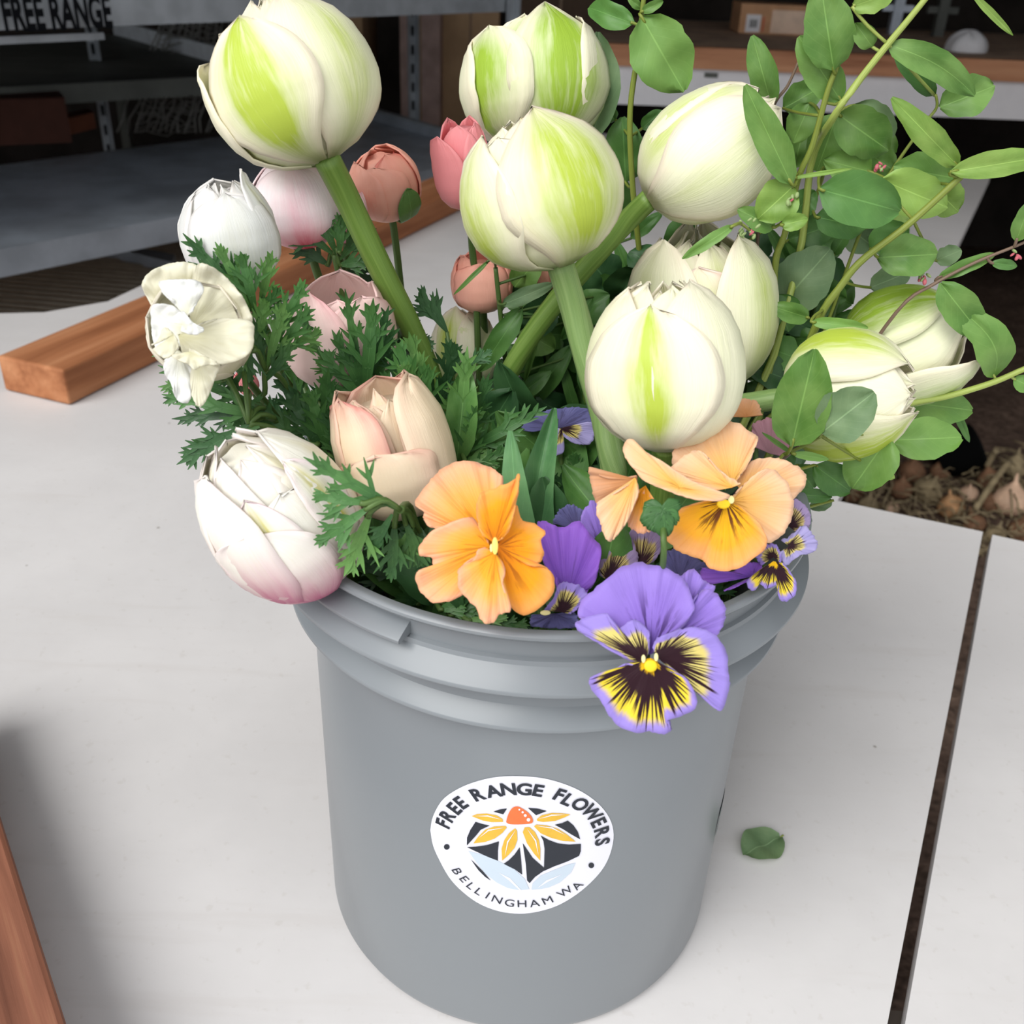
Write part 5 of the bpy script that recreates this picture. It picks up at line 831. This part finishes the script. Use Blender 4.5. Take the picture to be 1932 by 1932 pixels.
buds(t, *X3(1890, 1190), 0.05, 4, 8, .8); buds(t, *X3(1470, 1300), 0.05, 7, 9, .6)
branch('yellow-green snowberry shoot at the right below the split tulip', [(1900, 620), (1744, 680), (1580, 750), (1350, 820), (1180, 850), (1000, 900, .05), (500, 1100, .04), (200, 1700, .02)], 8, 'twig_y', [
    (1590, 720, 1360, 330, 180, dict(bend=.2, side=.14)), (1045, 1050, 1420, 1035, 210, dict(bend=.06)), (1130, 850, 1475, 895, 190, dict(bend=.06, Y=.06)), (1690, 730, 1800, 780, 90, {}), (1360, 830, 1460, 1060, 40, dict(mat=D, Y=.08))], X2, 0.05)
t = branch('small snowberry sprig in front of the lying tulip', [(690, 1030), (600, 1080), (520, 1115), (470, 1150), (300, 1400, -.02), (200, 1700, -.02)], 4, 'twig_o', [
    (535, 1078, 655, 575, 285, dict(mat='leaf_a', bend=.05, Y=-.035)), (690, 1010, 965, 800, 265, dict(mat=Gr, fold=.3, Y=-.04)), (540, 1120, 380, 1010, 26, dict(bend=0)), (540, 1120, 728, 1150, 44, dict(bend=.05)), (1040, 1035, 850, 1300, 255, dict(Y=-.01, bend=.06)), (650, 1180, 840, 1315, 160, dict(mat=D, Y=.0)), (555, 1332, 745, 1345, 76, dict(mat=D, Y=.0)), (745, 1365, 625, 1400, 74, dict(mat=Gr, Y=.02)), (945, 1188, 1070, 1248, 56, dict(mat=Yg, Y=.0)), (560, 1180, 650, 1300, 130, dict(mat=D, Y=.02))], X2, -0.03)
X0 = lambda x, y: (x, y)
t = branch('snowberry twig between the right tulips with one leaf over the half-open tulip', [(1420, 440), (1385, 425), (1345, 500, .07), (1300, 800, .06), (1290, 1150, .03)], 4, 'twig_o', [(1385, 425, 1287, 488, 62, dict(mat='leaf_a', Y=-.005)), (1450, 430, 1500, 520, 60, dict(mat=D, Y=.1))], X0, 0.02)
buds(t, 1412, 430, 0.02, 12, 17, .35)
branch('dark leafy snowberry shoot between the tulip stems in the centre', [(935, 505), (945, 600), (960, 720), (1000, 900), (1040, 1150, .02)], 7, 'stem_dark', [
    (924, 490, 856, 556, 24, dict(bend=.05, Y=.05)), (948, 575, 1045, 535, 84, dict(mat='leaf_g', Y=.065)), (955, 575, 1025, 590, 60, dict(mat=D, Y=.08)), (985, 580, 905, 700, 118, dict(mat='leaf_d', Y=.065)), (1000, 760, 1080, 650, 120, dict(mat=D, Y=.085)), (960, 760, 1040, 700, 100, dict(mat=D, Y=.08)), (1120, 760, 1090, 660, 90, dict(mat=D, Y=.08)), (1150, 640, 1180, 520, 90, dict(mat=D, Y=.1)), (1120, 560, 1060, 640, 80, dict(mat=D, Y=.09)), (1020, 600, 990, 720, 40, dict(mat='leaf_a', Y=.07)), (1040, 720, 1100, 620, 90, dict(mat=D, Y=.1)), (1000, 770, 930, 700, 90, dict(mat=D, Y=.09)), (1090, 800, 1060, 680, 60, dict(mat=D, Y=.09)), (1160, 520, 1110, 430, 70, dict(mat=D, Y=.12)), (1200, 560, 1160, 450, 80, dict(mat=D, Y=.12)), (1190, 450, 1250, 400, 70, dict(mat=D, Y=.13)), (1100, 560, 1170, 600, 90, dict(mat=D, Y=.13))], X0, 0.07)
# ---------------------------------------------------------------- tulip leaves
TL = empty('tulip_leaf', PY(985, 1120, -0.06), 'upright blue-green pointed tulip leaf beside the orange pansy', 'leaf')
leaf(TL, (985, 1090), (963, 812), 64, -0.075, 'leaf_t', .015, .25, .04, shape=.45, name='blade')
TL = empty('tulip_leaf', PY(1020, 1120, -0.05), 'taller folded tulip leaf behind the pointed one', 'leaf')
leaf(TL, (1012, 1100), (1046, 770), 70, -0.06, 'leaf_t', .02, .45, .05, shape=.6, name='blade', side=-.05); leaf(TL, (1022, 1100), (1052, 790), 30, -0.058, 'leaf_t', .02, .1, .03, shape=.6, name='folded_edge', side=-.05)
TL = empty('tulip_leaf', PY(1150, 270, 0.12), 'grey-green leaf cupping the right side of the top tulip', 'leaf')
leaf(TL, (1112, 268), (1128, 60), 62, 0.115, 'leaf_g', .01, .3, .05, shape=.9, name='blade', side=.1)
TL = empty('tulip_leaf', PY(860, 900, -0.03), 'bright green clasping leaf right of the cream bud', 'leaf')
leaf(TL, (862, 870), (880, 690), 60, -0.03, 'fern_l', .01, .4, .1, name='blade')
# ---------------------------------------------------------------- feathery anemone leaves
def lobe(g, b, d, n, w_, L, curve):
    K = 6; sd = d.cross(n).normalized(); i0 = len(g.v)
    for k in range(K):
        q = k / (K - 1); wd = w_ * (0.55 + 0.65 * math.sin(math.pi * min(1, q * .8 + .1)) - .25 * q) * (1 - q ** 3.0) + 0.00015; c = b + d * (L * q) + n * (curve * L * q * q)
        for s in (-1, 0, 1): g.v.append(c + sd * (s * wd) + n * (0.25 * wd * abs(s))); g.uv.append((0.5 + s * .5, q)); g.c.append((0, 0, 0))
    for k in range(K - 1):
        for s in range(2): a = i0 + k * 3 + s; g.f.append((a, a + 1, a + 4, a + 3))
def fern(parent, base, tip, wpx, Y, mat='fern', dY=0.0, bend=0.15, roll=0.0, name='leaf', lob=3):
    """deeply cut leaf: a mid strap with forked side lobes"""
    b = base if isinstance(base, Vector) else PY(*base, Y); t = PY(*tip, Y + dY); ax = t - b; L = ax.length; ax.normalize(); w_ = wpx * dep((b + t) / 2) / FPX
    nrm = (CAM - (b + t) / 2).normalized(); sd = ax.cross(nrm).normalized(); nrm = sd.cross(ax).normalized(); sd, nrm = sd * math.cos(roll) + nrm * math.sin(roll), nrm * math.cos(roll) - sd * math.sin(roll)
    g = G(); bend = bend + random.uniform(-.1, .1)
    lw = w_ * 0.062; P = lambda q: b + ax * (L * q) + nrm * (bend * L * math.sin(math.pi * q) * .6)
    # petiole and mid strap
    K = 8; i0 = len(g.v)
    for k in range(K):
        q = k / (K - 1) * .9; wd = lw * (0.35 + 1.5 * math.sin(math.pi * min(1, q * 1.02)) ** 1.0) + 0.0002
        for s in (-1, 0, 1): g.v.append(P(q) + sd * s * wd + nrm * (.2 * wd * abs(s))); g.uv.append((.5 + .5 * s, q)); g.c.append((0, 0, 0))
    for k in range(K - 1):
        for s in range(2): a = i0 + k * 3 + s; g.f.append((a, a + 1, a + 4, a + 3))
    def fork(p, d, l_, wl):
        lobe(g, p, d, nrm, wl, l_, random.uniform(-.1, .25)); 
        for s in (-1, 1):
            if random.random() < .85: d2 = (d + (d.cross(nrm)).normalized() * s * random.uniform(.5, .8)).normalized(); lobe(g, p + d * (l_ * random.uniform(.4, .55)), d2, nrm, wl * .72, l_ * random.uniform(.38, .52), random.uniform(-.1, .3))
    for k in range(lob):
        q = 0.28 + 0.42 * k / max(1, lob - 1) + random.uniform(-.03, .03)
        for s in (-1, 1):
            d = (ax * random.uniform(.7, 1.1) + sd * s * random.uniform(.6, 1.05) * (1.15 - q)).normalized(); fork(P(q), d, w_ * .66 * (1.15 - q) * random.uniform(.75, 1.3) + L * .08, lw * .85)
    fork(P(.72), ax, L * .28, lw)
    o = g.build(name, MAT[mat], parent); return o
random.seed(33)
FG = 'feathery anemone foliage on the left'
def spray(label, foot, items, mat='fern', stem_r=5):
    f_ = PY(*foot); t = empty('leaf_spray', f_, label, 'leaf spray', FG); hub = None
    for it in items:
        bx, by, tx, ty, w_, Y = it[:6]; kw = dict(it[6]) if len(it) > 6 else {}; m_ = kw.pop('mat', mat)
        fern(t, (bx, by), (tx, ty), w_, Y, m_, **kw)
        b = PY(bx, by, Y); h0 = PY(items[0][0], items[0][1], items[0][5])
        if (b - h0).length > 0.005: g = G(); g.tube(crv([h0, lerp(h0, b, .5) + Vector((0, 0, .003)), b, b + (PY(tx, ty, Y) - b) * .1], 8), .0011, 6); g.build('leaf_stalk', MAT['stem_dark'], t)
    b0 = items[0]; hub = PY(b0[0], b0[1], b0[5]); g = G(); g.tube(crv([hub, inb(lerp(hub, f_, .4) + Vector((0, 0, .01))), inb(f_)], 12), stem_r * dep(f_) / FPX, 8); g.build('stalk', MAT['stem_dark'], t); return t
L_ = dict(mat='fern_l'); Dk = dict(mat='fern_d')
spray('ferny leaf collar in front of the white closed anemone', (560, 800, 0.0), [(480, 590, 345, 440, 80, -.02), (478, 585, 405, 455, 70, -.022, L_), (482, 585, 452, 470, 70, -.024), (490, 580, 515, 470, 60, -.02, L_), (470, 560, 385, 480, 50, -.02), (485, 600, 530, 540, 60, -.02), (470, 590, 440, 520, 60, -.024, L_)])
spray('ferny collar under the red-based anemone', (680, 800, 0.04), [(630, 480, 540, 410, 70, .04), (635, 480, 600, 395, 60, .038), (640, 480, 645, 400, 60, .036), (640, 490, 700, 420, 70, .04), (640, 500, 700, 490, 70, .04), (620, 500, 560, 460, 70, .045, Dk), (650, 510, 720, 540, 80, .045, Dk)])
spray('ferny leaves to the right of the crumpled anemone', (600, 860, -0.01), [(500, 700, 470, 590, 70, -.03), (505, 690, 540, 560, 70, -.03, L_), (515, 680, 590, 570, 70, -.025), (500, 720, 560, 640, 60, -.03), (480, 660, 440, 690, 50, -.035, L_), (470, 650, 470, 720, 60, -.035), (520, 640, 580, 520, 70, -.02), (540, 660, 610, 620, 60, -.02, L_), (500, 740, 440, 800, 60, -.03), (490, 640, 500, 560, 60, -.03, L_)])
spray('broad ferny leaf in front of the pale pink ranunculus', (740, 930, -0.01), [(690, 745, 705, 555, 100, -.005), (685, 745, 650, 540, 60, -.005), (690, 750, 625, 620, 70, -.004), (700, 750, 745, 610, 70, .0), (680, 740, 560, 590, 60, .0), (690, 760, 600, 660, 80, -.005), (660, 720, 580, 640, 60, -.004, L_), (700, 720, 735, 570, 60, .0, Dk)], stem_r=7)
spray('long dark ferny leaves reaching left over the table', (640, 960, -0.03), [(470, 800, 345, 870, 80, -.05, Dk), (490, 805, 360, 840, 60, -.05), (520, 790, 310, 745, 80, -.04), (500, 770, 300, 690, 70, -.035), (470, 740, 285, 660, 50, -.03), (480, 780, 330, 790, 60, -.04, Dk), (430, 720, 300, 730, 50, -.035, L_), (460, 700, 420, 750, 50, -.035), (530, 800, 420, 770, 80, -.03), (420, 700, 310, 760, 50, -.033)], stem_r=6)
spray('dark ferny tuft behind the cream ranunculus', (720, 980, -0.02), [(600, 860, 480, 760, 90, -.03), (610, 850, 540, 740, 90, -.03, Dk), (620, 850, 580, 730, 90, -.03), (630, 850, 640, 740, 80, -.03, Dk), (620, 870, 510, 840, 80, -.035, Dk), (640, 880, 560, 880, 80, -.04), (650, 900, 620, 800, 70, -.04), (600, 840, 450, 820, 90, -.035, Dk), (610, 830, 620, 690, 80, -.02), (590, 820, 520, 700, 80, -.02, Dk), (640, 820, 700, 730, 80, -.02, Dk), (630, 900, 570, 950, 70, -.04, Dk)])
spray('ferny leaves around the long tulip stem', (800, 1000, 0.0), [(800, 770, 745, 640, 90, -.01), (805, 770, 770, 620, 80, -.005, L_), (810, 780, 800, 680, 70, -.01), (790, 790, 715, 700, 80, -.01), (780, 760, 760, 680, 60, -.015, L_), (820, 800, 840, 700, 80, .0, Dk), (760, 750, 730, 650, 60, .0, Dk)])
spray('curled ferny leaf rising in the centre beside the green-white bud', (880, 1040, -0.03), [(865, 850, 882, 652, 90, -.025, L_), (870, 850, 925, 700, 70, -.02), (870, 855, 1035, 765, 80, -.02), (875, 860, 990, 800, 70, -.02, L_), (870, 870, 945, 860, 60, -.03, L_), (860, 850, 845, 740, 70, -.02), (880, 900, 960, 840, 60, -.03), (875, 880, 900, 760, 60, -.03), (880, 690, 930, 660, 40, -.02, Dk), (885, 900, 930, 940, 60, -.04, L_)], stem_r=8)
spray('ferny leaf hanging over the lower white tulip', (800, 1060, -0.06), [(755, 962, 572, 862, 80, -.10, dict(lob=3)), (700, 955, 598, 1025, 80, -.105), (700, 965, 652, 1080, 90, -.10, L_), (690, 950, 590, 935, 70, -.105), (745, 985, 738, 1095, 80, -.095), (765, 985, 795, 1065, 80, -.09), (740, 970, 700, 1040, 60, -.10), (780, 990, 745, 1060, 70, -.09, L_), (790, 1000, 820, 1090, 80, -.085, Dk)], stem_r=7)
spray('dark ferny tangle just inside the left rim of the bucket', (840, 1180, -0.03), [(800, 1120, 700, 1040, 90, -.05, Dk), (800, 1120, 740, 1010, 90, -.05, Dk), (820, 1130, 800, 1030, 90, -.06, Dk), (790, 1140, 760, 1120, 80, -.06), (830, 1140, 840, 1040, 90, -.05, Dk), (830, 1150, 870, 1140, 80, -.08), (850, 1160, 900, 1150, 70, -.08), (760, 1090, 660, 1060, 80, -.06, Dk), (870, 1160, 860, 1100, 70, -.08, Dk), (880, 1170, 960, 1165, 50, -.085, L_), (900, 1175, 1000, 1180, 50, -.085), (800, 1100, 660, 1000, 90, -.04, Dk), (820, 1100, 780, 960, 100, -.03, Dk), (840, 1100, 860, 950, 100, -.02, Dk)])
spray('ferny leaves between the tulip stems and the pansies', (1100, 1140, -0.02), [(1090, 1000, 1010, 900, 90, -.02, Dk), (1100, 1000, 1060, 880, 90, -.02, Dk), (1110, 1010, 1120, 880, 90, -.02, Dk), (1120, 1010, 1170, 930, 80, -.02, Dk), (1060, 1010, 980, 960, 90, -.03, Dk), (1090, 960, 1000, 880, 60, -.01), (1080, 1000, 1060, 930, 60, -.04), (1130, 1050, 1200, 1010, 80, -.03, Dk), (1100, 940, 1080, 850, 60, .0), (1050, 1080, 1000, 1040, 90, -.05, Dk)])
# ---------------------------------------------------------------- dark leaves deep inside the bucket that close the gaps
random.seed(44)
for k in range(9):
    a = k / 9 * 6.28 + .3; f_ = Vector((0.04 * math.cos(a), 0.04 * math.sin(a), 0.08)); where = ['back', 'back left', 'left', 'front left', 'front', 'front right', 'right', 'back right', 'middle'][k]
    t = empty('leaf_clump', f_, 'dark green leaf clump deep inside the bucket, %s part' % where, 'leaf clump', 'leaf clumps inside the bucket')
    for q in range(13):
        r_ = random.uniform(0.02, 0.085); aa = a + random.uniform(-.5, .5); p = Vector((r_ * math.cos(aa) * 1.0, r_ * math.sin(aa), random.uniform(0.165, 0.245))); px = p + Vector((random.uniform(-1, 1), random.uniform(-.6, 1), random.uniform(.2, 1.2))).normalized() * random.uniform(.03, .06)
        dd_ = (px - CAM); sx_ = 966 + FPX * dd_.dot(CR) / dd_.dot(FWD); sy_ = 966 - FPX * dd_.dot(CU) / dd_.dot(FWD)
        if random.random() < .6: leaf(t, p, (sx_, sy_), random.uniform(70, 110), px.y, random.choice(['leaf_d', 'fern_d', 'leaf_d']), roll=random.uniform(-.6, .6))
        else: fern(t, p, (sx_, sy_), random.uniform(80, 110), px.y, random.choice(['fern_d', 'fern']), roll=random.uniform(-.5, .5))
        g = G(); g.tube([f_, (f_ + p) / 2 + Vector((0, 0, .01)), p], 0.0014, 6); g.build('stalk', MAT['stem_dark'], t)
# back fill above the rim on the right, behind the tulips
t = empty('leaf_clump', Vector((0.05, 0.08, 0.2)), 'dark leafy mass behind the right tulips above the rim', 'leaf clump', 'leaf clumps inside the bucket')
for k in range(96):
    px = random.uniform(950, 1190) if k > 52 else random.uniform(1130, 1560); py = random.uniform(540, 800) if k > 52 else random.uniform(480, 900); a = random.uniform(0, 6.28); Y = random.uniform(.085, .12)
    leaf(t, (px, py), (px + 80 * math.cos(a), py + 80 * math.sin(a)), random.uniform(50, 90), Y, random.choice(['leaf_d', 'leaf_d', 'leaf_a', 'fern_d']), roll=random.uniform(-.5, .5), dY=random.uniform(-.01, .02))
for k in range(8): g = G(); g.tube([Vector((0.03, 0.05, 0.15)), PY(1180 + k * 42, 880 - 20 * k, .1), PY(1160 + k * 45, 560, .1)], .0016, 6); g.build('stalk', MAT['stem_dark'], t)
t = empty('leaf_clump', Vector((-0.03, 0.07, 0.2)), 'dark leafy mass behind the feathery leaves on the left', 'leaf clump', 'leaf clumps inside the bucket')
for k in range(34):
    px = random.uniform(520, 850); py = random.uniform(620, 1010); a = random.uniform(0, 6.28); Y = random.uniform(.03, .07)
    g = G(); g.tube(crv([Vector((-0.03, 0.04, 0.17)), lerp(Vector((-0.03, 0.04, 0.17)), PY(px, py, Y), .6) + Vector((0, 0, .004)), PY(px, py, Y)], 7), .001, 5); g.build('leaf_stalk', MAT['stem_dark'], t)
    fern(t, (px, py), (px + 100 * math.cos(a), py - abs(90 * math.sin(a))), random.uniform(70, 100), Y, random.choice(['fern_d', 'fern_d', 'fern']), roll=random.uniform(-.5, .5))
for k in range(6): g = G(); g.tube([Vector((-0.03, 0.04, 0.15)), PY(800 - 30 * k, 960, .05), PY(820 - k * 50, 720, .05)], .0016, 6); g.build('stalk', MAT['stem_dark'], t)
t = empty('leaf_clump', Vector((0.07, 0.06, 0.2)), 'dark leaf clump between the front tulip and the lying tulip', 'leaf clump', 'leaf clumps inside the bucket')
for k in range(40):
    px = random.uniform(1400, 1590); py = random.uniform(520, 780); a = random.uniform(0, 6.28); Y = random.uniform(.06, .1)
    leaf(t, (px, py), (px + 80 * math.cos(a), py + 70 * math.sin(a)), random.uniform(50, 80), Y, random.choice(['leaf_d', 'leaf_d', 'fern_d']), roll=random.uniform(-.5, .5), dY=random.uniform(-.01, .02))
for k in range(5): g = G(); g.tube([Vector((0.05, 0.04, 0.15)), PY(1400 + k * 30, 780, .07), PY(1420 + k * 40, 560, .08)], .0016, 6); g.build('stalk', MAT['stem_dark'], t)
# fallen leaf on the table
p = PZ(1438, 1597, 0.002); t = empty('fallen_leaf', p, 'single oval green leaf lying on the white table right of the bucket', 'leaf')
a_ = PZ(1472, 1580, 0.0025); b_ = PZ(1402, 1612, 0.0025); ax = (b_ - a_); sd = Vector((-ax.y, ax.x, 0)).normalized()
g = G(); g.grid(lambda i, j: a_ + ax * (j / 12) + sd * ((-1 + i / 4) * 0.0125 * max(.03, math.sin(math.pi * min(.99, j / 12 + .01))) ** .6) + Vector((0, 0, 0.0022 * abs(-1 + i / 4) + .001 * math.sin(j))), 9, 13); g.build('blade', MAT['leaf_g'], t)
g = G(); g.tube([a_, a_ - ax * .08 + Vector((0, 0, .001))], .0006, 6); g.build('petiole', MAT['twig_o'], t)
